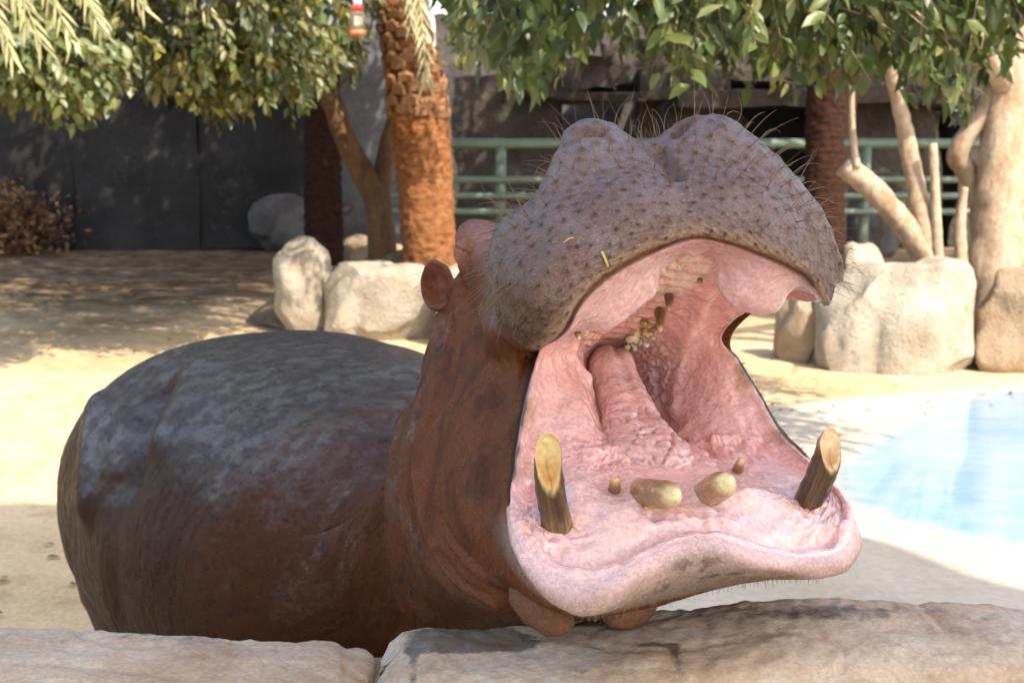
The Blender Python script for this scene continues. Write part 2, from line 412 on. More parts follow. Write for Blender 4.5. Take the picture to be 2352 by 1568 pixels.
# nostrils and muzzle lobes
brush(None, 0.038, 0.018, 7.0, 9.0, pts=PA([(1335, 310, 2.15),(1390, 310, 2.15)]))
brush(None, 0.038, 0.016, 7.0, 9.0, pts=PA([(1590, 290, 2.16), (1640, 295, 2.16)]))
brush([(1250, 640), (1290, 560)], 0.06, 0.008, 5, 7.8)
brush([(1380, 480), (1450, 450)], 0.06, 0.010, 5, 7.8)
brush([(1680, 430), (1760, 470)], 0.06, 0.010, 5, 7.8)
refresh()
brush([(1512, 340), (1534, 372), (1552, 402)], 0.011, -0.016, 6, 8.6)
brush([(1552, 402), (1570, 440), (1590, 490)], 0.014, -0.005, 5.4, 7.8)
brush([(1212, 462), (1232, 510), (1236, 560)], 0.018, -0.008, 6, 8.6)
brush([(1552, 304), (1570, 284), (1588, 272)], 0.010, -0.026, 6.6, 9.0)
brush([(1322, 312), (1345, 300), (1372, 300)], 0.009, -0.020, 6.6, 9.0)
# upper lip edge rolls outward a little
lipband = np.exp(-((S - 5.02) / 0.22) ** 2) * (np.abs(Tc) < 4.6)
V += NRM * (0.005 * lipband)[:, None]
refresh()
# gum pads inside the upper lip
brush(None, 0.030, 0.042, 3.0, 4.7, pts=PA([(1362, 694, 2.06), (1410, 656, 2.06), (1452, 630, 2.07)]))
brush(None, 0.034, 0.056, 3.0, 4.7, pts=PA([(1715, 615, 2.10), (1760, 640, 2.12)]))
brush(None, 0.016, 0.012, 3.1, 4.6, pts=at3(1592, 570, 2.07))
refresh()
# palate ridges
pm = ss(0.95, 1.25, S) * (1 - ss(3.2, 3.45, S)) * (1 - ss(2.5, 3.2, np.abs(Tc + 1.25)))
hz = V @ (UP * 0.97 + RT * 0.10) / 0.0115
wv = 2 * math.pi * (hz + 0.30 * noise3(V, 16, 3) + 0.08 * noise3(V, 50, 4))
rid = 1 - np.abs(np.sin(wv / 2)) ** 0.6
V -= NRM * (0.0140 * pm * (rid - 0.25))[:, None]
refresh()
# lower jaw: groove behind the lip, gum mounds, pocket beside the tongue
brush([(1255, 1258), (1330, 1288), (1420, 1276), (1520, 1232), (1600, 1205), (1690, 1214), (1775, 1245), (1895, 1238)], 0.014, -0.013, 3.3, 4.7)
brush([(1215, 1180), (1222, 1110)], 0.016, -0.008, 3.3, 4.7)
refresh()
brush([(1340, 1150), (1390, 1185), (1440, 1190)], 0.045, 0.020, 2.2, 4.4)
brush([(1225, 1200), (1240, 1240)], 0.030, 0.012, 2.6, 4.7)
brush([(1900, 1175), (1915, 1210)], 0.030, 0.012, 2.6, 4.7)
brush([(1725, 1155), (1780, 1175)], 0.042, 0.020, 2.2, 4.4)
brush([(1690, 1140)], 0.02, 0.008, 2.2, 4.2)
brush([(1480, 1140), (1460, 1120)], 0.03, 0.010, 2, 4)
brush([(1630, 1130), (1610, 1110)], 0.03, 0.010, 2, 4)
brush([(1310, 1200), (1318, 1150)], 0.022, 0.009, 2.2, 4.4)
brush([(1240, 1230)], 0.022, -0.008, 2.4, 4.4)
brush([(1890, 1180)], 0.03, -0.008, 2.4, 4.4)
refresh()
brush([(1464, 1116), (1474, 1142)], 0.017, 0.012, 1.9, 4.4)
brush([(1608, 1116), (1618, 1146)], 0.017, 0.011, 1.9, 4.4)
brush([(1846, 1130), (1868, 1165)], 0.018, 0.008, 1.9, 4.4)
refresh()
brush([(1500, 1170), (1512, 1215)], 0.010, -0.006, 2.6, 4.4)
brush([(1600, 1150), (1618, 1190)], 0.008, -0.006, 2.6, 4.4)
brush([(1555, 1180), (1570, 1210)], 0.016, 0.006, 2.6, 4.4)
brush([(1500, 1180)], 0.010, -0.012, 2.2, 4); brush([(1645, 1152)], 0.010, -0.012, 2.2, 4)
brush([(1470, 870), (1500, 930), (1545, 980)], 0.016, -0.022, 1.2, 3)
refresh()
# folds of the right-hand cheek membrane and of the left one
brush([(1660, 640), (1615, 700), (1580, 770), (1562, 860), (1552, 940)], 0.014, 0.010, 1.3, 4)
brush([(1640, 690), (1625, 760), (1600, 830)], 0.016, -0.006, 1.5, 4)
brush([(1322, 800), (1340, 860), (1400, 960), (1420, 1050)], 0.014, 0.010, 1.3, 4)
for k, (x, y) in enumerate([(1600, 1005), (1660, 1010), (1720, 1020), (1370, 1040), (1390, 1060)]):
    brush([(x - 25, y + 8), (x + 25, y - 4)], 0.010, 0.006 if k % 2 else -0.004, 1.3, 4.2)
refresh()
# wet wrinkled lining: ridged noise where the photo is crinkled
def ridged(Q, sc, seed): return 1 - np.abs(noise3(Q, sc, seed)) * 2
def pxzone(x0, y0, rx, ry, smin, smax):
    x, y, d = PXC
    return np.exp(-(((x - x0) / rx) ** 2 + ((y - y0) / ry) ** 2) ** 1.5) * ((S >= smin) & (S <= smax))
Qw = V + 0.01 * np.stack([noise3(V, 30, 5), noise3(V, 30, 6), noise3(V, 30, 7)], 1)
zone = (pxzone(1235, 1210, 70, 70, 2.5, 4.6) + pxzone(1880, 1180, 70, 50, 2.5, 4.6) + 0.9 * pxzone(1380, 1050, 70, 45, 1.5, 3.6)
        + 0.9 * pxzone(1660, 1030, 110, 35, 1.5, 3.8) + 0.5 * pxzone(1540, 1200, 60, 40, 2.5, 4.4))
V += NRM * (0.0058 * zone * (ridged(Qw, 80, 11) + 0.4 * ridged(Qw, 170, 12)))[:, None]
pap = pxzone(1505, 860, 55, 105, 1.0, 2.7)
V += NRM * (0.0050 * pap * noise3(V, 150, 21) + 0.003 * pap * noise3(V, 80, 22))[:, None]
inn = (S < 4.6)
V += NRM * ((0.0016 * fbm(V, 60, 31, 3) + 0.0016 * ridged(Qw, 42, 13)) * inn * ss(1.0, 1.6, S))[:, None]
refresh()
# short wrinkles across the lips
lipw = np.exp(-((S - 4.9) / 0.35) ** 2)
V -= NRM * (0.0016 * lipw * ss(0.55, 0.95, noise3(np.stack([T * 9, S * 0.6, 0 * S], 1), 1.0, 41) ))[:, None]
# lower lip: rounded lobes at the tusks, chin underside
brush([(1330, 1365), (1300, 1340)], 0.05, 0.012, 4.7, 7.5)
brush([(1880, 1295), (1920, 1270)], 0.045, 0.012, 4.7, 7.5)
refresh()
# head, jowl, neck
brush(None, 0.040, 0.055, 8.3, 10.2, pts=PA([(1100, 565, 2.44), (1120, 575, 2.44)]))
brush(None, 0.040, 0.050, 8.3, 10.2, pts=PA([(1560, 520, 2.62)]))
refresh()
brush([(1060, 690), (1075, 740), (1090, 790)], 0.035, -0.018, 8.2, 10.4)
brush([(1012, 735), (1003, 800), (1006, 880), (1000, 950)], 0.022, 0.016, 8.6, 10.8)
brush([(1035, 760), (1030, 830), (1030, 900)], 0.020, -0.012, 8.3, 10.6)
brush([(1090, 960), (1080, 1080), (1100, 1180)], 0.07, 0.022, 6.6, 9.6)
refresh()
brush([(975, 980), (968, 1090), (992, 1210), (1050, 1310), (1150, 1375)], 0.022, 0.018, 7.5, 10.4)
brush([(955, 930), (938, 1040), (938, 1160), (975, 1270), (1040, 1355), (1130, 1402)], 0.020, -0.024, 7.6, 11.4)
refresh()
brush([(915, 970), (898, 1090), (900, 1230), (930, 1350), (985, 1420)], 0.040, 0.015, 8.8, 12.8)
brush([(945, 880), (895, 975), (868, 1100), (862, 1230), (880, 1350), (915, 1440)], 0.030, -0.017, 9.0, 13.2)
refresh()
brush([(1000, 1270), (1060, 1340), (1120, 1370)], 0.010, -0.010, 8, 10.6)
brush([(1010, 1190), (1050, 1260), (1110, 1310)], 0.012, -0.006, 7.6, 10.2)
brush([(1030, 1240), (1080, 1300), (1150, 1340)], 0.010, 0.006, 7.6, 10.2)
brush([(800, 1040), (770, 1150), (780, 1300)], 0.14, 0.022, 10.6, 14.6)
brush([(440, 850), (400, 920), (360, 1010)], 0.07, 0.026, 12.0, 16.6)
refresh()
brush([(345, 900), (310, 990), (290, 1080)], 0.080, -0.045, 12.0, 16.8)
brush([(222, 925), (205, 1040), (200, 1150)], 0.055, 0.030, 12.4, 16.8)
brush([(250, 1120), (255, 1260), (270, 1400)], 0.06, -0.012, 12.4, 16.8)
refresh()
out = ss(4.9, 5.3, S)
V += NRM * (out * (0.0022 * fbm(V, 9, 51, 3) * ss(8.5, 10, S) + 0.0007 * fbm(V, 55, 52, 3)))[:, None]
hide = ss(9.6, 10.6, S) * (1 - ss(14.5, 16, S)) * (1 - ss(0.5, 0.8, NRM[:, 2]))
Qh = np.stack([S * 22, T * 2.2, 0 * S], 1) + 0.8 * np.stack([noise3(V, 8, 1), noise3(V, 8, 2), 0 * S], 1)
V -= NRM * (0.0016 * hide * ss(0.35, 0.95, 1 - np.abs(noise3(Qh, 1.0, 63)) * 2.2))[:, None]
mzm = ss(5.0, 5.4, S) * (1 - ss(8.2, 8.8, S)) * (1 - ss(4.6, 5.2, np.abs(Tc)))
V += NRM * (mzm * (0.0011 * noise3(V, 95, 66) + 0.0012 * noise3(V, 45, 67) - 0.0014 * ss(0.7, 1.0, ridged(V + 0.01 * noise3(V, 30, 8)[:, None], 38, 68))))[:, None]
# fine vertical creases on neck and cheek
vc = ss(9.0, 9.8, S) * (1 - ss(12.2, 13.2, S))
V -= NRM * (0.0005 * vc * ss(0.1, 0.8, noise3(np.stack([S * 7, T * 0.9, V[:, 2] * 2], 1), 1.0, 61)))[:, None]
refresh()

# ------------------------------------------------------------ bristle follicles on the muzzle
xs, ys, ds = PXC
cand = np.where((S > 5.10) & (S < 8.25) & ((T < 4.75) | (T > 19.5)) & (np.einsum('ij,ij->i', NRM, CAM - V) > -0.02))[0]
rng.shuffle(cand)
FOL = []; cellmap = {}
for i in cand:
    near = 1 - ss(5.3, 6.4, S[i])
    mind = 0.0135 + 0.006 * (1 - near) + 0.003 * rng.random()
    key = tuple((V[i] / 0.02).astype(int)); ok = True
    for dx in (-1, 0, 1):
        for dy in (-1, 0, 1):
            for dz in (-1, 0, 1):
                for j in cellmap.get((key[0] + dx, key[1] + dy, key[2] + dz), ()):
                    if ((V[i] - V[j]) ** 2).sum() < mind * mind: ok = False
    if ok:
        FOL.append(i); cellmap.setdefault(key, []).append(i)
FOL = np.array(FOL)
fol_d = np.full(len(V), 1.0); fol_k = np.ones(len(V)); FK = rng.uniform(0.25, 1.0, len(FOL))
reg = np.where((S > 4.9) & (S < 8.5))[0]
from mathutils.kdtree import KDTree
kd = KDTree(len(FOL))
for n, i in enumerate(FOL): kd.insert(V[i], n)
kd.balance()
for i in reg:
    co, n, dd = kd.find(V[i]); fol_d[i] = dd * (1 + 0.35 * math.sin(i * 12.9898)); fol_k[i] = FK[n]
FOLP = V[FOL].copy(); FOLN = NRM[FOL].copy(); FOLS = S[FOL].copy(); FOLT = Tc[FOL].copy()
nearlip = 1 - ss(5.6, 6.6, S)
V += NRM * (fol_k * (np.where(S < 6.4, 0.0046, 0.0030) * np.exp(-(fol_d / 0.0065) ** 2) - 0.0035 * np.exp(-(fol_d / 0.0022) ** 2)))[:, None]
refresh()

# ------------------------------------------------------------ pigment (the animal's own colours, plus painted back sheen and crease shading)
xs, ys, ds = PXC
pig = np.zeros((len(V), 3)); rough = np.full(len(V), 0.4); wetm = np.zeros(len(V))
def lay(mask, c, r=None):
    global pig, rough
    mask = np.clip(mask, 0, 1)
    pig = pig * (1 - mask)[:, None] + np.array(c)[None] * mask[:, None]
    if r is not None: rough = rough * (1 - mask) + r * mask
nz1 = fbm(V, 6, 71, 4); nz2 = fbm(V, 22, 72, 4); nz3 = fbm(V, 70, 73, 3)
one = np.ones(len(V))
# outside
lay(one, (0.036, 0.0145, 0.0075), 0.34)
lay(ss(0.35, 1.0, nz1 * 0.5 + 0.5) * 0.5, (0.056, 0.025, 0.012))
dors = ss(0.45, 0.85, NRM[:, 2] + 0.12 * nz1) * ss(10.6, 12, S)
lay(dors * 0.8, (0.052, 0.040, 0.037), 0.38)  # grey of the sky sheen painted onto the upward-facing hide
face = (1 - ss(10.2, 11.2, S)) * ss(4.9, 5.2, S)
lay(face, (0.138, 0.045, 0.0185), 0.30)
lay(face * ss(0.0, 0.6, nz2) * 0.6, (0.055, 0.020, 0.011))
neckc = ss(9.2, 10.2, S) * (1 - ss(11.6, 12.4, S))
lay(neckc * 0.6, (0.092, 0.031, 0.013), 0.30)
muz = ss(4.85, 5.0, S) * (1 - ss(8.4, 8.9, S + 0.15 * nz2)) * (1 - ss(4.7, 5.2, np.abs(Tc)))
lay(muz, (0.190, 0.132, 0.122), 0.34)
lowleft = ss(-2.2, -4.0, Tc + 0.4 * nz1) * muz * (Tc < 0)
lay(lowleft * 0.85, (0.092, 0.056, 0.032), 0.36)
lay(muz * ss(7.0, 8.0, S) * 0.6, (0.135, 0.108, 0.112), 0.30)
lay(muz * ss(0.1, 0.7, nz2) * 0.45, (0.150, 0.088, 0.070))
lay(muz * (1 - ss(5.06, 5.40, S + 0.08 * nz3)) * 0.9, (0.29, 0.195, 0.135), 0.26)
nos = (np.exp(-((xs - 1568) / 20) ** 2 - ((ys - 288) / 20) ** 2) + np.exp(-((xs - 1348) / 26) ** 2 - ((ys - 302) / 10) ** 2)) * ((S > 6.9) & (S < 8.7))
lay(nos * 0.85, (0.085, 0.042, 0.026), 0.3)
eyeb = np.exp(-((xs - 1110) / 55) ** 2 - ((ys - 545) / 50) ** 2) * ((S > 8.4) & (S < 10.2))
lay(eyeb * 0.9, (0.36, 0.19, 0.17), 0.28)
# inside
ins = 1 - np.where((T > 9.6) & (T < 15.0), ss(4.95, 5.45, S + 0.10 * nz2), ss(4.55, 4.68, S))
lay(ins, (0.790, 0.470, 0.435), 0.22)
lay(ins * ss(0.0, 0.8, nz2) * 0.5, (0.690, 0.350, 0.320))
gum = ins * ss(9.6, 10.2, T) * (1 - ss(14.6, 15.2, T)) * ss(2.0, 2.6, S)
lay(gum * 0.75, (0.740, 0.515, 0.475), 0.20)
pal = ins * (1 - ss(2.5, 3.2, np.abs(Tc + 1.25))) * ss(1.3, 2.3, S) * (1 - ss(3.2, 3.5, S))
lay(pal * 0.9, (0.900, 0.720, 0.590), 0.24)
gp = ins * ss(3.25, 3.6, S) * (np.abs(Tc) < 5)
lay(gp * 0.9, (0.600, 0.375, 0.370), 0.28)
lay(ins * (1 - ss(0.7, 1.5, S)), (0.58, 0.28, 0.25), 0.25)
lay(pap * 0.75, (0.520, 0.300, 0.275), 0.3)
# lower lip and chin
lowl = ss(4.75, 5.35, S + 0.10 * nz2) * (1 - ss(6.0, 7.2, S)) * ss(9.4, 10, T) * (1 - ss(14.4, 15.2, T))
lay(lowl * 1.0, (0.430, 0.300, 0.265), 0.26)
chin = np.exp(-((xs - 1610) / 150) ** 2) * ss(5.0, 5.9, S + 0.3 * nz2) * lowl
lay(chin, (0.215, 0.165, 0.130), 0.36)
lay(chin * ss(0.25, 0.6, nz3), (0.08, 0.05, 0.035))
lay(lowl * ss(5.75, 6.2, S + 0.1 * nz2), (0.23, 0.175, 0.145), 0.4)
# crease shading painted darker and redder on the palate and wrinkled gums
lay(np.clip(pm * (rid - 0.55) * 1.6, 0, 0.4), (0.720, 0.430, 0.360))
lay(np.clip(zone * (1 - ridged(Qw, 80, 11)) * 0.8, 0, 0.5), (0.680, 0.330, 0.300))
lay(np.clip(inn * ss(0.2, 0.9, -ridged(Qw, 42, 13)) * 0.18, 0, 0.4) * ss(1.5, 2, S), (0.680, 0.330, 0.300))
# brown pigment creeping in from the mouth's edge on both cheeks
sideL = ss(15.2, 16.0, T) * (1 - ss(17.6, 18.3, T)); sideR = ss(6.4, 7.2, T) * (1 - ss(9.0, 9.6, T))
stre = ss(-0.3, 0.5, noise3(np.stack([T * 3.0, S * 0.9, 0 * S], 1), 1.0, 81) + 0.5 * nz2)
for sd, lo in ((sideL, 3.0), (sideR, 3.2)):
    lay(sd * ins * ss(lo, 4.3, S) * (0.25 + 0.6 * stre), (0.400, 0.210, 0.130), 0.24)
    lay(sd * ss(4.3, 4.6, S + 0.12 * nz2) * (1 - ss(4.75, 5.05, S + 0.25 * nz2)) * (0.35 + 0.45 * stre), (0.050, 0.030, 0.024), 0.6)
# stained rim of the upper lip
rim = np.exp(-((S - 4.80 + 0.06 * nz2) / 0.17) ** 2) * (1 - ss(3.0, 4.0, np.abs(Tc - 0.7)))
lay(rim * ss(-0.5, 0.2, nz2 + 0.3) * 0.95, (0.130, 0.050, 0.016), 0.25)
lay(np.exp(-((S - 4.95) / 0.10) ** 2) * (1 - ss(1.5, 2.6, np.abs(Tc - 0.5))) * ss(0.1, 0.5, nz3), (0.150, 0.060, 0.02))
# follicles are dark
fdk = np.exp(-(fol_d / np.where(S > 6.4, 0.0050, 0.0036)) ** 2)
lay(fdk * 0.92 * (0.45 + 0.55 * fol_k), (0.040, 0.022, 0.015))
halo = np.exp(-(fol_d / 0.008) ** 2) * muz * ss(6, 7.2, S)
lay(halo * 0.6 * fol_k, (0.140, 0.068, 0.038))
# dark specks and mud on body, cheek and neck
sp = ss(0.42, 0.65, noise3(V, 85, 91) * (0.8 + 0.35 * nz1)) * ss(8.6, 9.4, S)
lay(sp * 0.75, (0.030, 0.020, 0.018), 0.5)
sp2 = ss(0.45, 0.7, noise3(V, 40, 92)) * dors
lay(sp2 * 0.55, (0.040, 0.034, 0.034))
sp3 = ss(0.40, 0.62, noise3(V, 130, 93)) * ss(0.2, 0.6, NRM[:, 2]) * ss(11, 12, S)
lay(sp3 * 0.7, (0.022, 0.018, 0.018), 0.6)
wetn = ss(0.10, 0.6, noise3(np.stack([S * 5, T * 1.3, 0 * S], 1), 1.0, 95) + 0.5 * nz2) * ss(8.8, 9.6, S) * (1 - ss(11.4, 12.0, S))
wetn = wetn * (0.25 + 0.75 * ss(0.1, 0.5, noise3(V, 110, 97)))
patch = 0.35 + 0.65 * ss(-0.7, 0.6, nz1 + 0.5 * nz2)
rough = np.clip(rough + 0.05 * nz2, 0.12, 0.7)

# ------------------------------------------------------------ legs, throat folds (same skin mesh)
extraV, extraF, extraP, extraR = [], [], [], []
voff = len(V)
def add_skin(Vx, Fx, c, r=0.4):
    global voff
    n = 0.02 * fbm(Vx, 14, 5, 3)
    extraV.append(Vx + 0.0 * Vx); extraF.append(np.asarray(Fx) + voff); voff += len(Vx)
    extraP.append(np.array(c)[None] * (1 + 6 * n)[:, None]); extraR.append(np.full(len(Vx), r))
def leg(base, top_z, radii, zs, lean):
    pts = np.array([[base[0] + lean[0] * (z / top_z), base[1] + lean[1] * (z / top_z), z] for z in zs])
    t = np.linspace(0, 1, len(zs)); tq = np.linspace(0, 1, 40)
    pth = cr(pts, t, tq); rr = cr(np.array(radii), t, tq)
    Vx, Fx = tube(pth, rr, 40, True, 1.1, (LAT[0], LAT[1], 0))
    Vx = Vx + 0.004 * fbm(Vx, 16, 9, 3)[:, None]
    Vx[:, 2] = np.maximum(Vx[:, 2], 0.004)
    add_skin(Vx, Fx, (0.085, 0.046, 0.032))
for sgn in (-1, 1):
    b = np.array([-0.20, 3.20, 0]) + sgn * 0.27 * LAT
    leg(b, 0.9, [0.15, 0.16, 0.135, 0.135, 0.14, 0.11, 0.06], [0.0, 0.05, 0.16, 0.32, 0.6, 0.8, 0.95], (0.0, 0.0))
    b = np.array([-0.76, 4.26, 0]) + sgn * 0.31 * LAT
    leg(b, 1.0, [0.15, 0.16, 0.135, 0.15, 0.235, 0.28, 0.20], [0.0, 0.05, 0.16, 0.34, 0.62, 0.86, 1.05], (0.03, -0.05))
def blob(c, ax, rads, n=28):
    ax = [np.asarray(a, float) / np.linalg.norm(a) for a in ax]
    u = np.linspace(0, math.pi, n); v = np.linspace(0, 2 * math.pi, 2 * n, endpoint=False)
    uu, vv = np.meshgrid(u, v, indexing='ij')
    X = (np.cos(uu)[..., None] * ax[0] * rads[0] + (np.sin(uu) * np.cos(vv))[..., None] * ax[1] * rads[1]
         + (np.sin(uu) * np.sin(vv))[..., None] * ax[2] * rads[2])
    Vx = (c + X).reshape(-1, 3)
    return Vx, grid_faces(n, 2 * n, wrap=True)
for (x0_, y0_, x1_, y1_, d, r) in ((1205, 1352, 1284, 1426, 2.07, 0.036), (1480, 1378, 1416, 1412, 2.12, 0.030)):
    A_, B_ = P(x0_, y0_, d + 0.03), P(x1_, y1_, d - 0.02)
    ax0 = (B_ - A_); hl = np.linalg.norm(ax0) / 2; ax0 = ax0 / np.linalg.norm(ax0)
    ax1 = np.cross(ax0, [0, 1, 0.2]); ax1 /= np.linalg.norm(ax1); ax2 = np.cross(ax0, ax1)
    Vx, Fx = blob((A_ + B_) / 2, [ax0, ax1, ax2], (hl + 0.022, r, r))
    Vx = Vx + 0.002 * fbm(Vx, 40, 3, 4)[:, None]
    add_skin(Vx, Fx, (0.155, 0.072, 0.040), 0.34)
SV = np.concatenate([V] + extraV); SF = np.concatenate([HF] + extraF)
SP = np.concatenate([pig] + extraP); SR = np.concatenate([rough] + extraR)
SW = np.concatenate([(S < 4.7).astype(float), np.zeros(len(SV) - len(V))])       # mouth lining
mott = 0.30 + 0.70 * ss(-0.35, 0.45, noise3(V, 34, 98) + 0.7 * noise3(V, 75, 99))
SG = np.concatenate([np.clip(mott * dors * (0.25 + 0.75 * patch) + 0.40 * muz * ss(6.6, 7.6, S) + muz * 0.30 * ss(-0.4, 0.5, noise3(V, 48, 96)) + 0.55 * wetn, 0, 1), np.zeros(len(SV) - len(V))])

m = NT('hippo_skin')
oc = m.coord()
base = m.attr('pig')
inm = m.attr('lining', 'Fac')
n1 = m.noise(oc, 140, 5, 0.6)
var = m.ramp(n1, [(0.3, 0.80), (0.7, 1.18)])
col = m.mix(base, var, 1.0, 'MULTIPLY')
# crazed skin: small polygons with sunken joints
mp = m.mapping(oc, (1.0, 1.0, 0.8))
wob = m.mix(mp, m.noise(mp, 60, 3, out='Color'), 0.012, 'ADD')
cell = m.voro(wob, 210, 'DISTANCE_TO_EDGE', rand=0.85)
cr_h = m.ramp(cell, [(0.0, 0.0), (0.09, 0.75), (0.3, 1.0)])
fine = m.noise(oc, 520, 3, 0.6)
big = m.noise(oc, 90, 4, 0.6)
skin_h = m.math('ADD', m.math('MULTIPLY', cr_h, 0.5), m.math('ADD', m.math('MULTIPLY', fine, 0.55), m.math('MULTIPLY', big, 0.6)))
lin_h = m.math('ADD', m.math('MULTIPLY', m.noise(oc, 75, 3, 0.5, dist=0.6), 0.7), m.math('MULTIPLY', m.noise(oc, 300, 3), 0.35))
hmix = m.new('ShaderNodeMix'); m.link(inm, hmix.inputs[0]); m.link(skin_h, hmix.inputs[2]); m.link(lin_h, hmix.inputs[3])
nrm = m.bump(hmix.outputs[0], 0.75, 0.0026)
m.link(m.bump(hmix.outputs[0], 0.9, 0.0030), m.b.inputs['Coat Normal'])
rg = m.math('ADD', m.attr('rgh', 'Fac'), m.math('MULTIPLY', m.math('SUBTRACT', m.noise(oc, 33, 4), 0.5), 0.22))
SKIN = m.done(col, rg, nrm, Coat_Weight=m.math('ADD', m.math('MULTIPLY', m.attr('gloss', 'Fac'), 0.8), m.math('MULTIPLY', inm, 0.7)), Coat_Roughness=m.math('ADD', 0.045, m.math('MULTIPLY', m.attr('gloss', 'Fac'), 0.19)), Specular_IOR_Level=m.math('ADD', 0.06, m.math('ADD', m.math('MULTIPLY', m.attr('gloss', 'Fac'), 0.25), m.math('MULTIPLY', inm, 0.35))))
ssw = m.math('MULTIPLY', inm, 0.35)
m.link(ssw, m.b.inputs['Subsurface Weight'])
m.b.inputs['Subsurface Radius'].default_value = (1.0, 0.35, 0.25)
m.b.inputs['Subsurface Scale'].default_value = 0.006
hippo = empty('hippopotamus', (-0.25, 3.2, 0))
put(hippo, 'wet brown hippopotamus with its huge pink mouth wide open over the stone wall', 'hippopotamus')
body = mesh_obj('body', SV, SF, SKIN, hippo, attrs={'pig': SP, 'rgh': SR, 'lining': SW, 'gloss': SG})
# ------------------------------------------------------------ tongue
def tongue_mesh():
    sp = np.array([(1412, 835, 2.56), (1405, 850, 2.46), (1420, 905, 2.39), (1445, 965, 2.31), (1475, 1020, 2.22), (1498, 1062, 2.155), (1508, 1088, 2.115)])
    hw = np.array([40, 52, 58, 68, 90, 96, 60.0]); th = np.array([0.030, 0.044, 0.044, 0.038, 0.032, 0.026, 0.008])
    n, mth = 150, 110
    t = np.array([0, .12, .34, .55, .76, .92, 1.0]); tq = np.linspace(0, 1, n)
    C = cr(PA(sp), t, tq); w = cr(hw, t, tq) * cr(sp[:, 2], t, tq) / F; h = cr(th, t, tq)
    w[-12:] *= np.sqrt(np.clip(1 - np.linspace(0, 0.97, 12) ** 2, 0, 1)); w[:4] *= np.linspace(0.5, 1, 4)
    a = np.linspace(0, 2 * math.pi, mth, endpoint=False)
    lat = RT * 0.96 + FWD * 0.20 - UP * 0.05; lat = lat / np.linalg.norm(lat)
    Tn = np.gradient(C, axis=0); Tn /= np.linalg.norm(Tn, axis=1, keepdims=True)
    L = lat - Tn * (Tn @ lat)[:, None]; L /= np.linalg.norm(L, axis=1, keepdims=True)
    Nn = np.cross(L, Tn); Nn *= np.sign(Nn @ np.array([0, -0.3, 1.0]))[:, None]
    c, s_ = np.cos(a), np.sin(a)
    groove = 1 - 0.16 * np.exp(-((c - 0.10) / 0.22) ** 2) + 0.05 * np.exp(-((c - 0.55) / 0.3) ** 2)
    X = C[:, None] + (w[:, None] * c[None])[..., None] * L[:, None] + (h[:, None] * (np.sign(s_) * np.abs(s_) ** 0.8 * np.where(s_ > 0, groove, 0.7))[None])[..., None] * Nn[:, None]
    Vt = X.reshape(-1, 3); Ft = grid_faces(n, mth, wrap=True)
    Vt = np.concatenate([Vt, C[:1], C[-1:]])
    k = np.arange(mth); k2 = (k + 1) % mth; c0 = n * mth
    Ft = np.concatenate([Ft, np.stack([k2, k, np.full(mth, c0), np.full(mth, c0)], 1), np.stack([c0 - mth + k, c0 - mth + k2, np.full(mth, c0 + 1), np.full(mth, c0 + 1)], 1)])
    N = loop_norm(Vt, Ft)
    if (N[:c0] * (Vt[:c0] - np.repeat(C, mth, 0))).sum() < 0: Ft = Ft[:, [1, 0, 3, 2]]; N = -N
    tt = np.concatenate([np.repeat(tq, mth), [0, 1]])
    Q = Vt + 0.008 * np.stack([noise3(Vt, 40, 5), noise3(Vt, 40, 6), noise3(Vt, 40, 7)], 1)
    wr = ss(0.5, 0.72, tt)
    cre = 1 - np.abs(noise3(Q, 62, 15)) ** 0.6
    cross = np.sin(tt * 70 + 3 * noise3(Vt, 18, 4))
    Vt = Vt + N * (-0.0085 * wr * ss(0.55, 1.0, cre) + 0.0005 * (1 - wr) * cross + 0.0024 * noise3(Vt, 26, 8) + 0.0012 * noise3(Vt, 60, 18) + 0.0012 * noise3(Vt, 130, 9))[:, None]
    colr = np.array([0.64, 0.385, 0.355])[None] * (1 + 0.12 * fbm(Vt, 30, 2, 3))[:, None]
    colr = colr * (1 - 0.18 * (wr * ss(0.6, 1, cre))[:, None] * np.array([0.3, 1, 1]))
    return Vt, Ft, colr
Vt, Ft, tcol = tongue_mesh()
o = mesh_obj('tongue', Vt, faces_list(Ft), SKIN, hippo, attrs={'pig': tcol, 'rgh': np.full(len(Vt), 0.22), 'lining': np.ones(len(Vt))})
o['label'] = 'pink wrinkled tongue'

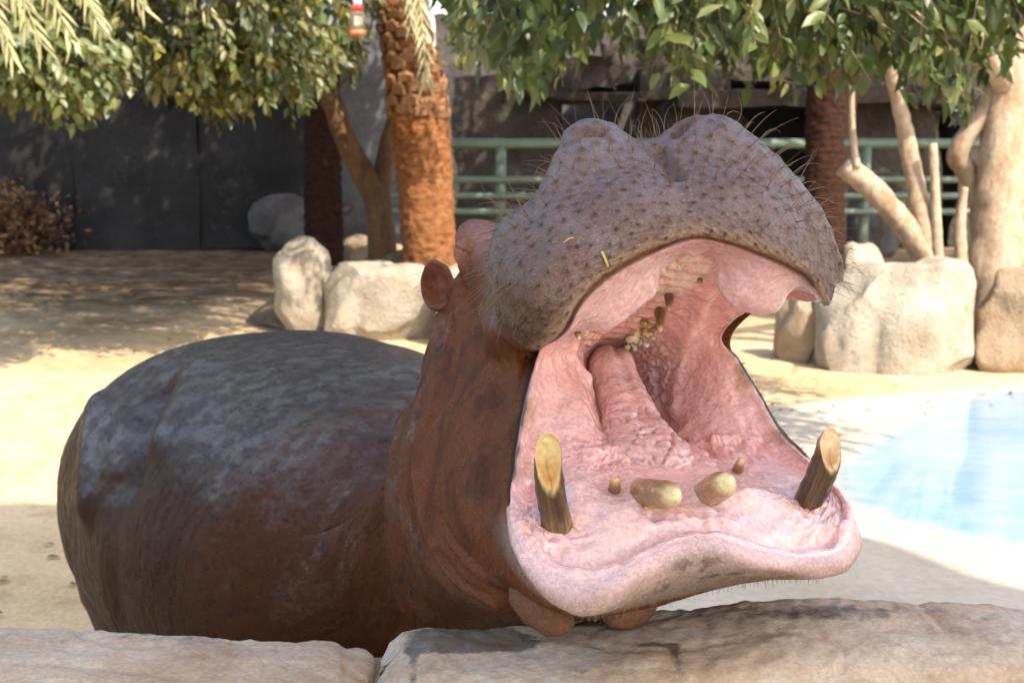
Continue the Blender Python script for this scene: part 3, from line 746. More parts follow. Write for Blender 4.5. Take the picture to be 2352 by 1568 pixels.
# ------------------------------------------------------------ teeth
def tooth_mat(name):
    m = NT(name)
    oc = m.coord()
    c = m.attr('pig')
    st = m.noise(m.mapping(m.attr('uvw'), (26, 1.2, 1)), 1.0, 4, 0.6)
    c = m.mix(c, m.ramp(st, [(0.32, 0.45), (0.52, 1.0), (0.68, 1.9)]), m.attr('streak', 'Fac'), 'MULTIPLY')
    c = m.mix(c, m.ramp(m.noise(oc, 160, 4), [(0.3, 0.85), (0.7, 1.1)]), 1.0, 'MULTIPLY')
    b = m.bump(m.math('ADD', st, m.math('MULTIPLY', m.noise(oc, 400, 3), 0.3)), 0.35, 0.0012)
    return m.done(c, 0.28, b, Coat_Weight=0.4, Coat_Roughness=0.1)
IVORY = tooth_mat('tooth_enamel')
def tooth(name, pts, rads, cut=None, cut_len=0.3, dark=(0.030, 0.014, 0.006), base_c=(0.20, 0.115, 0.035), tip_c=(0.72, 0.50, 0.22), face_c=(0.62, 0.30, 0.07), streak=1.0, n=70, k=56, squash=1.0, label=None, darkband=(0.1, 0.8), ref=(1, 0, 0), tip0=0.62):
    """horn-like tooth: swept curve, rounded tip; 'cut' planes the tip obliquely along a direction"""
    W = PA(pts); t = np.linspace(0, 1, len(W)); tq = 1 - (1 - np.linspace(0, 1, n)) ** 1.35
    C = cr(W, t, tq); r = cr(np.array(rads, float), np.linspace(0, 1, len(rads)), tq)
    tip = ss(0.0, 1.0, (tq - 0.93) / 0.07) if cut is not None else (tq - tip0) / (1 - tip0)
    r = r * (np.sqrt(np.clip(1 - np.clip(tip, 0, 1) ** 2.4, 0.0006, 1)) if cut is None else np.sqrt(np.clip(1 - 0.92 * np.clip((tq - 0.86) / 0.14, 0, 1) ** 2.2, 0.02, 1)))
    Vt, Ft = tube(C, r, k, True, squash, ref)
    N = loop_norm(Vt, Ft)
    tt = np.concatenate([np.repeat(tq, k), [0, 1]]); aa = np.concatenate([np.tile(np.linspace(0, 1, k, endpoint=False), n), [0, 0]])
    flut = np.clip(0.5 + 0.5 * np.sin(aa * 2 * math.pi * 13 + 2.0 * np.sin(aa * 2 * math.pi * 2)) * (0.5 + 0.5 * np.sin(aa * 2 * math.pi * 5 + 1 + tt * 2)) + 0.25 * np.sin(aa * 2 * math.pi * 29 + 3 * tt), 0, 1)
    if streak > 0: Vt = Vt + N * (0.0007 * (flut - 0.5) * (1 - ss(0.85, 1, tt)))[:, None]
    colr = np.array(base_c)[None] * np.ones((len(Vt), 1))
    db = ss(darkband[0], darkband[0] + 0.22, tt) * (1 - ss(darkband[1] - 0.25, darkband[1] + 0.05, tt)) * (0.55 + 0.45 * flut)
    colr = colr * (1 - db[:, None]) + np.array(dark)[None] * db[:, None]
    te = ss(0.78, 0.98, tt)[:, None]; colr = colr * (1 - te) + np.array(tip_c)[None] * te
    stk = np.full(len(Vt), streak) * (1 - te[:, 0])
    if cut is not None:
        # worn facet: everything in front of an oblique plane is pushed back onto it
        ax = C[-1] - C[-2]; ax = ax / np.linalg.norm(ax)
        cv = np.asarray(cut, float); cv = cv - ax * (cv @ ax); cv /= np.linalg.norm(cv)
        Lp = np.linalg.norm(C[-1] - C[0]); rm = r[len(r) // 2]
        p0 = C[-1] + cv * (-0.55 * rm); 
        q0 = C[-1] - ax * cut_len * Lp + cv * rm * 0.96
        d1 = q0 - p0; d1 /= np.linalg.norm(d1)
        pn = np.cross(np.cross(d1, cv), d1); pn /= np.linalg.norm(pn)
        if pn @ cv < 0: pn = -pn
        hgt = (Vt - p0) @ pn
        on = hgt > 0
        dish = 0.12 * rm * np.clip(hgt / rm, 0, 1)
        Vt = Vt - pn * (np.where(on, hgt + dish, 0))[:, None]
        fr = ss(0.0, 0.25 * rm, hgt)[:, None]
        inner = ss(0.12 * rm, 0.45 * rm, hgt)[:, None]
        lo = ss(0.25, 0.9, (Vt - p0) @ d1 / (cut_len * Lp))[:, None]
        fc = np.array(tip_c)[None] * (1 - inner * lo) + np.array(face_c)[None] * inner * lo
        crk = np.exp(-(((Vt - p0) @ np.cross(d1, pn) + 0.15 * rm * np.sin((Vt - p0) @ d1 / rm * 2)) / (0.09 * rm)) ** 2)[:, None] * ss(0.1, 0.4, lo)
        fc = fc * (1 - 0.6 * crk) + np.array([0.16, 0.06, 0.015])[None] * 0.6 * crk
        rimd = np.exp(-(hgt / (0.10 * rm)) ** 2)[:, None]
        fc = fc * (1 - 0.45 * rimd) + np.array([0.10, 0.06, 0.03])[None] * 0.45 * rimd
        colr = colr * (1 - fr) + fc * fr; stk = stk * (1 - fr[:, 0])
    Vt = Vt + N * (0.0011 * fbm(Vt, 70, 7, 3) + 0.0012 * ss(0.8, 1.0, tt) * noise3(Vt, 160, 8))[:, None]
    uvw = np.stack([aa, tt, 0 * tt], 1)
    o = mesh_obj(name, Vt, faces_list(Ft), IVORY, hippo, attrs={'pig': np.clip(colr, 0, 1), 'streak': stk, 'uvw': uvw})
    if label: o['label'] = label
    return o
def depth_at(px, py): return float((pick(px, py, 1.5, 4.6) - CAM) @ FWD)
def rooted(name, bx, by, tx, ty, fwd, rads, bow=0.0, **kw):
    """tooth rooted in the gum at one pixel, its tip 'fwd' metres nearer the viewer"""
    db = depth_at(bx, by)
    pts = [(bx - 0.18 * (tx - bx), by - 0.18 * (ty - by), db + 0.035)]
    for t in (0.0, 0.33, 0.66, 1.0):
        pts.append((bx + (tx - bx) * t + bow * math.sin(math.pi * t), by + (ty - by) * t, db - fwd * t))
    return tooth(name, pts, rads, **kw)
rooted('tusk', 1281, 1206, 1260, 1000, 0.075, [0.0195, 0.0205, 0.0200, 0.0185, 0.0165], bow=-9,
       cut=(0.1, -1, 0.25), cut_len=0.44, label='brown streaked tusk with an orange worn tip', darkband=(0.22, 0.98), face_c=(0.40, 0.165, 0.03), tip_c=(0.56, 0.41, 0.19))
rooted('tusk', 1858, 1150, 1914, 988, 0.065, [0.0200, 0.0215, 0.0215, 0.0200, 0.0178], bow=8,
       cut=(0.55, -0.9, -0.1), cut_len=0.40, label='dark brown tusk with a cream hollow tip', face_c=(0.34, 0.15, 0.05), tip_c=(0.56, 0.42, 0.24), darkband=(0.12, 0.98))
rooted('incisor', 1486, 1132, 1556, 1139, 0.095, [0.0195, 0.0195, 0.0195, 0.0192, 0.0185],
       dark=(0.24, 0.11, 0.03), base_c=(0.30, 0.15, 0.04), tip_c=(0.70, 0.56, 0.28), streak=0.30, darkband=(0.30, 0.78))
rooted('incisor', 1630, 1130, 1674, 1105, 0.095, [0.0205, 0.0205, 0.0200, 0.0195, 0.0185],
       dark=(0.30, 0.15, 0.05), base_c=(0.38, 0.20, 0.07), tip_c=(0.72, 0.59, 0.31), streak=0.25, darkband=(0.28, 0.65))
rooted('incisor', 1411, 1126, 1414, 1100, 0.03, [0.0090, 0.0088, 0.0080, 0.0070, 0.0058], dark=(0.22, 0.10, 0.035), base_c=(0.34, 0.18, 0.06), tip_c=(0.62, 0.44, 0.20), streak=0.2, n=24, k=20)
rooted('incisor', 1694, 1080, 1703, 1056, 0.03, [0.0090, 0.0088, 0.0080, 0.0072, 0.0060], dark=(0.22, 0.10, 0.035), base_c=(0.34, 0.18, 0.06), tip_c=(0.62, 0.44, 0.20), streak=0.2, n=24, k=20)
for (x, y, d, x2, y2, rr) in ((1516, 730, 2.335, 1517, 762, 0.0125), (1537, 690, 2.29, 1536, 714, 0.0100), (1605, 640, 2.235, 1609, 654, 0.0075),
                             (1352, 732, 2.12, 1354, 756, 0.0105), (1325, 752, 2.10, 1329, 780, 0.0110)):
    tooth('cheek_tooth', [(x, y - 12, d + 0.02), (x + (x2 - x) * 0.4, y, d), (x2, y2, d - 0.025)], [rr, rr * 0.85, rr * 0.28],
          dark=(0.11, 0.055, 0.02), base_c=(0.20, 0.11, 0.045), tip_c=(0.60, 0.47, 0.31), streak=0.5, n=30, k=22, tip0=0.86, squash=0.8)
# knobbly molars: every cusp cluster is one molar
def molar(c, r, seed, colr, parent=hippo, nm='molar'):
    rg = np.random.default_rng(seed); parts = []
    for kx in (-0.5, 0.5):
        for ky in (-0.5, 0.5):
            cc = c + r * (RT * kx * 1.1 + UP * ky * 0.9) + rg.normal(0, 0.12 * r, 3)
            Vx, Fx = blob(cc, [-FWD + 0.4 * rg.normal(0, 1, 3), RT, UP], (r * 0.95, r * 0.62, r * 0.62), 12)
            parts.append((Vx, Fx))
    Vx, Fx = join_parts(parts)
    Vx = Vx + 0.10 * r * fbm(Vx, 0.7 / r, seed, 2)[:, None]
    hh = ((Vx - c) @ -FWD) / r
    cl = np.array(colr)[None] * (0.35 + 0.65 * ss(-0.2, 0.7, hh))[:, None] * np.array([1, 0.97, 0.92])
    mesh_obj(nm, Vx, Fx, IVORY, parent, attrs={'pig': cl, 'streak': np.zeros(len(Vx)), 'uvw': np.zeros((len(Vx), 3))})
for i, (x, y, r, cl) in enumerate([(1450, 792, 0.0100, (0.74, 0.66, 0.54)), (1456, 772, 0.0115, (0.76, 0.68, 0.55)), (1476, 783, 0.0095, (0.74, 0.70, 0.62)), (1470, 756, 0.0100, (0.58, 0.42, 0.24)),
                                   (1488, 752, 0.0085, (0.40, 0.27, 0.13)), (1494, 768, 0.0080, (0.62, 0.54, 0.40)), (1504, 748, 0.0075, (0.30, 0.2, 0.1)), (1484, 738, 0.0080, (0.42, 0.29, 0.15)),
                                   (1480, 923, 0.0058, (0.74, 0.68, 0.52)), (1491, 937, 0.0064, (0.72, 0.66, 0.48)), (1503, 954, 0.0055, (0.32, 0.25, 0.12)), (1515, 966, 0.0055, (0.35, 0.30, 0.16)), (1524, 976, 0.0050, (0.26, 0.20, 0.10))]):
    p = pick(x, y, 0, 4.5)
    molar(p - FWD * 0.002, r, 100 + i, cl)

# ------------------------------------------------------------ bristles, stubble, ear, eyelids
m = NT('bristle'); BRISTLE = m.done((0.15, 0.080, 0.028), 0.35, Specular_IOR_Level=0.6)
hairs = []
ctr = P(1560, 470, 2.05)
def hair(p, dirn, L, r, bend, seg=6):
    dirn = dirn / np.linalg.norm(dirn); pts = [p - dirn * 0.003]; d = dirn.copy()
    for q in range(seg):
        pts.append(pts[-1] + d * (L / seg)); d = d + bend * (L / seg) / 0.02 ; d /= np.linalg.norm(d)
    Vx, Fx = tube(np.array(pts), np.linspace(r, r * 0.25, seg + 1), 4, False)
    hairs.append((Vx, Fx))
for p, n_, s_, t_, k_ in zip(FOLP, FOLN, FOLS, FOLT, FK):
    away = p - ctr; away -= n_ * (away @ n_); away /= np.linalg.norm(away) + 1e-9
    long = ss(5.8, 6.4, s_) 
    edge = max(ss(2.0, 3.6, abs(t_)), ss(7.2, 7.9, s_))
    nh = 1 if long < 0.4 else int(rng.integers(1, 3))
    if long > 0.4 and rng.random() < 0.10: continue
    for q in range(nh):
        L = (0.006 + 0.006 * rng.random()) * (1 - long) + long * (0.022 + 0.034 * rng.random() ** 1.2 + edge * 0.038 * rng.random())
        d0 = n_ * 0.75 + away * (0.25 + 0.5 * edge) + UP * 0.25 * long + rng.normal(0, 0.22, 3)
        if long < 0.4: d0 = n_ * 0.8 - UP * 0.3 + rng.normal(0, 0.2, 3)
        bend = -UP * (0.22 * rng.random()) * long + rng.normal(0, 0.10, 3) * long
        if long > 0.5 and rng.random() < 0.25: bend = bend * 2.6
        hair(p, d0, L, 0.00042 + 0.00014 * long, bend)
# chin and lip stubble
sel = np.where((S > 5.6) & (S < 7.4) & (T > 10.2) & (T < 15.0))[0]
for i in rng.choice(sel, 420, replace=False):
    hair(V[i], NRM[i] * 0.5 - np.array([0, 0, 0.7]) + rng.normal(0, 0.25, 3), 0.005 + 0.011 * rng.random(), 0.00042, rng.normal(0, 0.1, 3), 4)
# edges of the mouth seam
sel = np.where((S > 4.8) & (S < 5.6) & (((T > 15.2) & (T < 18.4)) | ((T > 6.2) & (T < 9.6))))[0]
for i in rng.choice(sel, 260, replace=False):
    hair(V[i], NRM[i] + rng.normal(0, 0.4, 3), 0.004 + 0.009 * rng.random(), 0.00035, rng.normal(0, 0.15, 3), 4)
Vh, Fh = join_parts(hairs)
o = mesh_obj('bristles', Vh, Fh, BRISTLE, hippo); o['kind'] = 'stuff'; o['label'] = 'stiff brown bristles'

def ear_mesh(c, right, up, nrm, w, h):
    nr, na = 26, 60
    Vx = []
    for side in (1.0, 0.86):
        for i in range(nr):
            r = i / (nr - 1)
            for j in range(na):
                a = 2 * math.pi * j / na
                x = math.cos(a) * w * (1 - 0.18 * math.sin(a)) * r * side; y = math.sin(a) * h * r * side
                dep = 0.032 * (1 - r ** 2.2) + (0.010 if side == 1.0 else 0.0)
                Vx.append(c + right * x + up * y - nrm * dep)
    Vx = np.array(Vx)
    f1 = grid_faces(nr, na, wrap=True); f2 = grid_faces(nr, na, wrap=True, off=nr * na, flip=True)
    j = np.arange(na); j2 = (j + 1) % na; o1 = (nr - 1) * na; o2 = o1 + nr * na
    rimf = np.stack([o1 + j, o1 + j2, o2 + j2, o2 + j], 1)
    Fx = np.concatenate([f1[:, ::-1], f2[:, ::-1], rimf[:, ::-1]])
    Vx = Vx + 0.0016 * fbm(Vx, 45, 3, 3)[:, None]
    cin = np.array([0.215, 0.085, 0.052]); cout = np.array([0.12, 0.065, 0.045])
    cc = np.concatenate([np.tile(cout, (nr * na, 1)), np.tile(cin, (nr * na, 1)) * (0.75 + 0.5 * (fbm(Vx[nr * na:], 70, 4, 3) * 0.5 + 0.5))[:, None]])
    return Vx, Fx, cc
def unit(a): a = np.asarray(a, float); return a / np.linalg.norm(a)
for (px, py, d, w, h, tilt, vis) in ((1000, 652, 2.60, 0.034, 0.050, 0.30, True), (None, 560, 2.86, 0.032, 0.048, -0.3, False)):
    c = P(px, py, d) if px else V[np.argmin((S - 9.45) ** 2 + ((T - 2.6) * 0.4) ** 2)] + 0.034 * UP + 0.012 * RT
    nrm_ = unit(-FWD + (-0.35 if vis else 0.5) * RT + 0.15 * UP)
    up_ = unit(UP + tilt * -RT); up_ = unit(up_ - nrm_ * (up_ @ nrm_)); rt_ = unit(np.cross(up_, nrm_))
    Vx, Fx, cc = ear_mesh(c, rt_, up_, nrm_, w, h)
    ear = mesh_obj('ear', Vx, Fx, SKIN, hippo, attrs={'pig': cc, 'rgh': np.full(len(Vx), 0.42), 'lining': np.zeros(len(Vx))})
    # ear root joins it to the head
    tgt = P(1060, 690, 2.62) if vis else P(1440, 640, 2.84)
    fr = []
    for q in range(46):
        a = rng.uniform(0.2, 1.35) * math.pi
        pp = c + rt_ * math.cos(a) * w * 0.97 + up_ * math.sin(a) * h * 0.97
        dd = rt_ * math.cos(a) + up_ * math.sin(a) + rng.normal(0, 0.3, 3)
        pth = [pp - dd * 0.002, pp + dd * 0.005, pp + dd * 0.009 - UP * 0.003, pp + dd * 0.010 - UP * 0.009 * rng.random()]
        fr.append(tube(np.array(pth), np.linspace(0.00028, 0.0001, 4), 3, False))
    Vf, Ff = join_parts(fr)
    e2 = mesh_obj('ear_hair', Vf, Ff, BRISTLE, ear); e2['kind'] = 'stuff'
    e2.parent = ear; e2.matrix_parent_inverse = Matrix.Identity(4)
    e2.matrix_parent_inverse = ear.matrix_basis.inverted() @ Matrix.Translation(-Vector(hippo.location)) if False else Matrix.Identity(4)
# closed right eye: two puffy lids over a ball, set in the brow
c = P(1074, 580, 2.415)
Vx, Fx = blob(c, [unit(-FWD - 0.9 * RT), UP, np.cross(UP, unit(-FWD - 0.9 * RT))], (0.020, 0.027, 0.027), 40)
rel = Vx - c; hh = rel @ unit(UP + 0.55 * RT)
Vx = Vx - rel / np.linalg.norm(rel, axis=1, keepdims=True) * (0.005 * np.exp(-((hh - 0.000) / 0.0018) ** 2) + 0.0015 * np.exp(-((hh - 0.013) / 0.002) ** 2))[:, None]
cc = np.array([0.26, 0.115, 0.070])[None] * (1 + 0.3 * fbm(Vx, 60, 4, 3))[:, None]
eye = mesh_obj('eyelids', Vx, Fx, SKIN, hippo, attrs={'pig': cc, 'rgh': np.full(len(Vx), 0.3), 'lining': np.zeros(len(Vx))})
# tail
tp = np.array([(-1.01, 4.70, 1.02), (-1.05, 4.78, 0.95), (-1.06, 4.80, 0.80), (-1.05, 4.79, 0.62)])
Vx, Fx = tube(cr(tp, np.linspace(0, 1, 4), np.linspace(0, 1, 20)), np.linspace(0.06, 0.018, 20), 20, True, 0.6)
mesh_obj('tail', Vx, faces_list(Fx), SKIN, hippo, attrs={'pig': np.tile([0.08, 0.045, 0.032], (len(Vx), 1)), 'rgh': np.full(len(Vx), 0.42), 'lining': np.zeros(len(Vx))})

# ------------------------------------------------------------ bits of straw lying on the animal
m = NT('straw'); STRAW = m.done(m.ramp(m.noise(m.coord(), 60), [(0.3, (0.42, 0.30, 0.08)), (0.7, (0.62, 0.48, 0.16))]), 0.5)
def straw(pix, r, label, lift=0.002, smin=0, smax=99):
    pp = np.array([pick(x, y, smin, smax) for x, y in pix]); pp = pp - FWD * lift
    if len(pp) > 2: pp = cr(pp, np.linspace(0, 1, len(pp)), np.linspace(0, 1, 10))
    Vx, Fx = tube(pp, r, 6, True)
    o = mesh_obj('straw', Vx, faces_list(Fx), STRAW)
    put(o, label, 'straw')
straw([(1381, 577), (1388, 592), (1396, 612)], 0.0021, 'yellow straw stalk stuck to the hippopotamus upper lip', 0.003, 5, 7)
straw([(1296, 498 + 60), (1306, 550), (1318, 546)], 0.0012, 'thin bent straw fragment on the bristly muzzle', 0.003, 5, 7.5)
straw([(1480, 1162), (1500, 1168), (1532, 1174)], 0.0013, 'thin yellow straw caught below the long incisor', 0.012, 2, 4.4)
straw([(1296, 1202), (1314, 1206), (1330, 1220)], 0.0012, 'olive straw curling out beside the left tusk base' if False else 'olive straw curling out beside the base of the orange tipped tusk', 0.004, 2, 4.6)
straw([(1840, 1150), (1870, 1164), (1900, 1163)], 0.0011, 'fine straw lying at the base of the dark brown tusk', 0.004, 2, 4.6)
# ============================================================ setting: ground, pool, wall
def stone_mat(name, c1, c2, scale=6, rough=0.85, bump=0.6, dark=(0.12, 0.10, 0.08), bd=0.012, crack=True):
    m = NT(name); oc = m.coord()
    n = m.noise(oc, scale, 6, 0.6); n2 = m.noise(oc, scale * 4.5, 5, 0.65); n3 = m.noise(oc, scale * 18, 3, 0.6)
    c = m.ramp(n, [(0.30, c1), (0.70, c2)])
    c = m.mix(c, dark, m.ramp(m.math('MULTIPLY', n2, m.noise(oc, scale * 0.7, 3)), [(0.30, 0.0), (0.46, 0.65)]))
    c = m.mix(c, m.ramp(n3, [(0.3, 0.82), (0.7, 1.15)]), 1.0, 'MULTIPLY')
    h = m.math('ADD', n2, m.math('MULTIPLY', n3, 0.35))
    return m.done(c, rough, m.bump(h, bump, bd))
# ground
m = NT('sand'); oc = m.coord()
n = m.noise(oc, 0.35, 5, 0.6); n2 = m.noise(oc, 3.0, 6, 0.65); n3 = m.noise(oc, 40, 4, 0.7)
c = m.ramp(n, [(0.30, (0.42, 0.275, 0.14)), (0.58, (0.60, 0.455, 0.275))])
c = m.mix(c, (0.30, 0.19, 0.10), m.ramp(n2, [(0.50, 0.0), (0.72, 0.75)]))
c = m.mix(c, m.ramp(n3, [(0.3, 0.8), (0.7, 1.15)]), 1.0, 'MULTIPLY')
c = m.mix(c, (0.10, 0.07, 0.05), m.ramp(m.voro(oc, 9), [(0.035, 0.8), (0.06, 0.0)]))
c = m.mix(c, (0.085, 0.048, 0.024), m.math('MULTIPLY', m.attr('soil', 'Fac'), m.ramp(n2, [(0.25, 0.55), (0.6, 1.0)])))  # tree shade towards the rear painted into the sand colour
SAND = m.done(c, 0.95, m.bump(m.math('ADD', n2, m.math('MULTIPLY', n3, 0.5)), 0.8, 0.03))
xs_ = np.concatenate([[-150, -60], np.linspace(-16, 16, 150), [60, 150]]); ys_ = np.concatenate([[-60, -10], np.linspace(0.0, 30, 150), [60, 200]])
gx, gy = np.meshgrid(xs_, ys_, indexing='ij')
gv = np.stack([gx.ravel(), gy.ravel(), np.zeros(gx.size)], 1)
flat = ss(1.0, 3.0, np.abs(gv[:, 0] - 3.6)) if False else np.where((gv[:, 0] > 0.2) & (gv[:, 1] < 12.5), 0.0, 1.0)
gv[:, 2] = -0.004 + np.where((np.abs(gv[:, 0]) < 15) & (gv[:, 1] > 1) & (gv[:, 1] < 29), 0.014 * fbm(gv, 0.8, 5, 3) * flat, 0) - 0.012
soil = ss(13.2, 17.0, gv[:, 1] + 1.6 * fbm(gv, 0.5, 8, 3) - 0.25 * (gv[:, 0] + 3)) * (gv[:, 0] < 3) + ss(12.0, 13.0, gv[:, 1]) * (gv[:, 0] >= 3) * 0.8  # mask of the painted rear shade, growing with distance
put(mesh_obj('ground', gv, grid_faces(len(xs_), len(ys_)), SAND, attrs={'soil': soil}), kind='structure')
# pale concrete apron and the blue painted pool
def sheet(name, pix, z, mat, sub=5, fade=False):
    pts = np.array([G(x, y, 0) for x, y in pix]); k = len(pts)
    t = np.arange(k + 3); ext = np.concatenate([pts[-1:], pts, pts[:2]]); q = np.linspace(1, k + 1, k * sub, endpoint=False)
    pp = cr(ext, t, q); pp[:, 2] = z
    n_ = len(pp); ctr_ = pp.mean(0); rs = np.array([1.0, 0.94, 0.85, 0.7, 0.4, 0.02])
    V_ = np.concatenate([ctr_ + (pp - ctr_) * r for r in rs])
    return put(mesh_obj(name, V_, grid_faces(len(rs), n_, wrap=True)[:, ::-1], mat, smooth=False, attrs={'edge': np.repeat(np.array([1.0, 0.6, 0.25, 0.0, 0, 0]), n_)}), kind='structure')
m = NT('pool_concrete'); oc = m.coord()
n = m.noise(oc, 1.3, 6, 0.62); n3 = m.noise(oc, 22, 4)
c = m.ramp(n, [(0.3, (0.40, 0.33, 0.245)), (0.7, (0.51, 0.45, 0.365))])
c = m.mix(c, (0.40, 0.33, 0.25), m.ramp(m.noise(oc, 4.5, 5), [(0.58, 0.0), (0.75, 0.5)]))
c = m.mix(c, m.ramp(n3, [(0.3, 0.9), (0.7, 1.08)]), 1.0, 'MULTIPLY')
PAVE = m.done(c, 0.8, m.bump(n3, 0.3, 0.006))
sheet('pool_apron', [(1300, 1010), (1600, 960), (1850, 925), (2100, 905), (2380, 885), (3000, 860), (3600, 1000), (3400, 1330), (2700, 1520), (2000, 1560), (1400, 1400)], 0.004, PAVE)
m = NT('pool_blue'); oc = m.coord()
n = m.noise(oc, 1.1, 5, 0.6); n2 = m.noise(m.mapping(oc, (1, 2.5, 1)), 3.2, 5, 0.65)
c = m.ramp(n, [(0.30, (0.135, 0.27, 0.39)), (0.62, (0.20, 0.335, 0.43))])
c = m.mix(c, (0.27, 0.37, 0.43), m.ramp(n2, [(0.46, 0.0), (0.68, 0.8)]))
c = m.mix(c, (0.40, 0.40, 0.38), m.ramp(m.math('ADD', m.attr('edge', 'Fac'), m.math('MULTIPLY', m.math('SUBTRACT', n2, 0.5), 1.3)), [(0.35, 0.0), (0.85, 1.0)]))
WATER = m.done(c, 0.22, m.bump(m.noise(m.mapping(oc, (1, 3, 1)), 9, 4), 0.15, 0.01), Coat_Weight=0.5, Coat_Roughness=0.06)
sheet('pool_water', [(1915, 1110), (1950, 1040), (2110, 960), (2352, 885), (2700, 850), (3200, 960), (3000, 1220), (2650, 1330), (2360, 1280), (2120, 1222), (1965, 1175)], 0.0055, WATER)

# stone coping of the visitors' wall
m = NT('coping_stone'); oc = m.coord()
n = m.noise(m.mapping(oc, (1, 1, 1.6)), 5.5, 7, 0.62); n2 = m.noise(m.mapping(oc, (0.5, 1, 1.5)), 19, 6, 0.66); n3 = m.noise(oc, 120, 4, 0.65)
c = m.ramp(n, [(0.30, (0.35, 0.23, 0.135)), (0.50, (0.45, 0.335, 0.23)), (0.72, (0.53, 0.445, 0.35))])
c = m.mix(c, (0.56, 0.51, 0.45), m.ramp(m.noise(m.mapping(oc, (0.35, 1, 1.6)), 24, 5, 0.7), [(0.56, 0.0), (0.72, 0.55)]))
c = m.mix(c, (0.130, 0.090, 0.060), m.ramp(n2, [(0.55, 0.0), (0.76, 0.6)]))
c = m.mix(c, m.ramp(n3, [(0.3, 0.82), (0.7, 1.14)]), 1.0, 'MULTIPLY')
wetA = m.attr('wet', 'Fac')
wetn = m.ramp(m.math('ADD', wetA, m.math('MULTIPLY', m.math('SUBTRACT', m.noise(oc, 17, 6, 0.7), 0.5), 1.5)), [(0.38, 0.0), (0.62, 1.0)])
c = m.mix(c, (0.085, 0.060, 0.042), m.math('MULTIPLY', wetn, 0.85))
h = m.math('ADD', m.math('MULTIPLY', n2, 0.8), m.math('MULTIPLY', n3, 0.3))
rg = m.math('SUBTRACT', 0.78, m.math('MULTIPLY', wetn, 0.38))
COPE = m.done(c, rg, m.bump(h, 0.65, 0.007))
def coping(px_list, seed, label):
    """px_list: (px, far-edge row) along the block"""
    pxs = np.array([p[0] for p in px_list], float); yy = np.array([p[1] for p in px_list], float)
    q = np.linspace(pxs[0], pxs[-1], 220 if pxs[-1] - pxs[0] > 900 else 150)
    yq = cr(yy, pxs, q)
    A = np.array([P(x, y, 2.19) for x, y in zip(q, yq)])
    prof = [(0.03, -1.3), (0.03, -0.30), (0.022, -0.06), (0.012, -0.018), (-0.006, -0.002), (-0.06, 0.004), (-0.13, 0.000), (-0.19, -0.008), (-0.225, -0.024), (-0.245, -0.06), (-0.252, -0.16), (-0.255, -0.45), (-0.26, -1.3)]
    pr = np.array(prof); t = np.concatenate([[0], np.cumsum(np.linalg.norm(np.diff(pr, axis=0), axis=1))])
    tq = np.interp(np.linspace(0, 1, 90), np.linspace(0, 1, 13), t); pq = cr(pr, t, tq)
    V_ = A[:, None] + np.stack([0 * pq[:, 0], pq[:, 0], pq[:, 1]], 1)[None]
    e = np.minimum(np.arange(len(q)), len(q) - 1 - np.arange(len(q)))[:, None]
    rnd = np.exp(-e / 2.2)
    zc = A[:, 2][:, None]
    V_[..., 1] = V_[..., 1] - rnd * 0.02 * np.sign(V_[..., 1] - (A[:, 1] - 0.11)[:, None])
    V_[..., 2] = V_[..., 2] - rnd * 0.014 * (V_[..., 2] > zc - 0.1)
    V_ = V_.reshape(-1, 3); V_[:, 2] = np.maximum(V_[:, 2], -0.02)
    Fx = grid_faces(len(q), 90)
    ends = [tuple(range(89, -1, -1)), tuple(range((len(q) - 1) * 90, len(q) * 90))]
    N = loop_norm(V_, Fx)
    if N[np.argmax(V_[:, 2])][2] < 0: Fx = Fx[:, ::-1]; N = -N; ends = [e_[::-1] for e_ in ends]
    V_ = V_ + N * (0.005 * fbm(V_, 4, seed, 3) + 0.0026 * fbm(V_, 17, seed + 1, 4) + 0.0022 * fbm(V_, 70, seed + 2, 2) - 0.004 * ss(0.90, 1.0, 1 - np.abs(noise3(V_ * np.array([0.6, 1, 1.4]), 9, seed + 5))))[:, None]
    x, y, d = proj(V_)
    topm = ss(0.2, 0.7, N[:, 2])
    wet = np.zeros(len(V_))
    if seed == 11:
        wet = (np.exp(-((x - 1075) / 165) ** 4 - ((y - 1470) / 34) ** 4) + 0.9 * np.exp(-((x - 1370) / 80) ** 2 - ((y - 1428) / 16) ** 2) + 0.5 * np.exp(-((x - 1552 - 0.15 * (y - 1520)) / 20) ** 2 - ((y - 1520) / 50) ** 4)
               + 0.8 * np.exp(-((x - 1500) / 50) ** 2 - ((y - 1480) / 8) ** 2) + 0.5 * np.exp(-((x - 1900) / 420) ** 4 - ((y - 1405) / 26) ** 4) + 0.6 * np.exp(-((x - 1335) / 30) ** 2 - ((y - 1540) / 16) ** 2)
               + 0.5 * np.exp(-((x - 950) / 16) ** 2 - ((y - 1530) / 46) ** 4))
    else:
        wet = 0.42 * np.exp(-((x - 500) / 420) ** 4 - ((y - 1462) / 18) ** 2)
    o = mesh_obj('coping_stone', V_, [tuple(f) for f in Fx.tolist()] + ends, COPE, attrs={'wet': wet})
    return put(o, label, 'stone', 'coping stones of the low wall')
coping([(-500, 1425), (0, 1438), (250, 1444), (430, 1452), (640, 1468), (800, 1482), (868, 1494)], 5, 'long dry beige coping stone with a sloping top edge')
coping([(884, 1468), (930, 1444), (1060, 1438), (1180, 1430), (1330, 1424), (1500, 1404), (1640, 1388), (1780, 1370), (1900, 1364), (2050, 1370), (2200, 1374), (2352, 1384), (2800, 1390)], 11, 'wet stained coping stone under the hippopotamus chin')
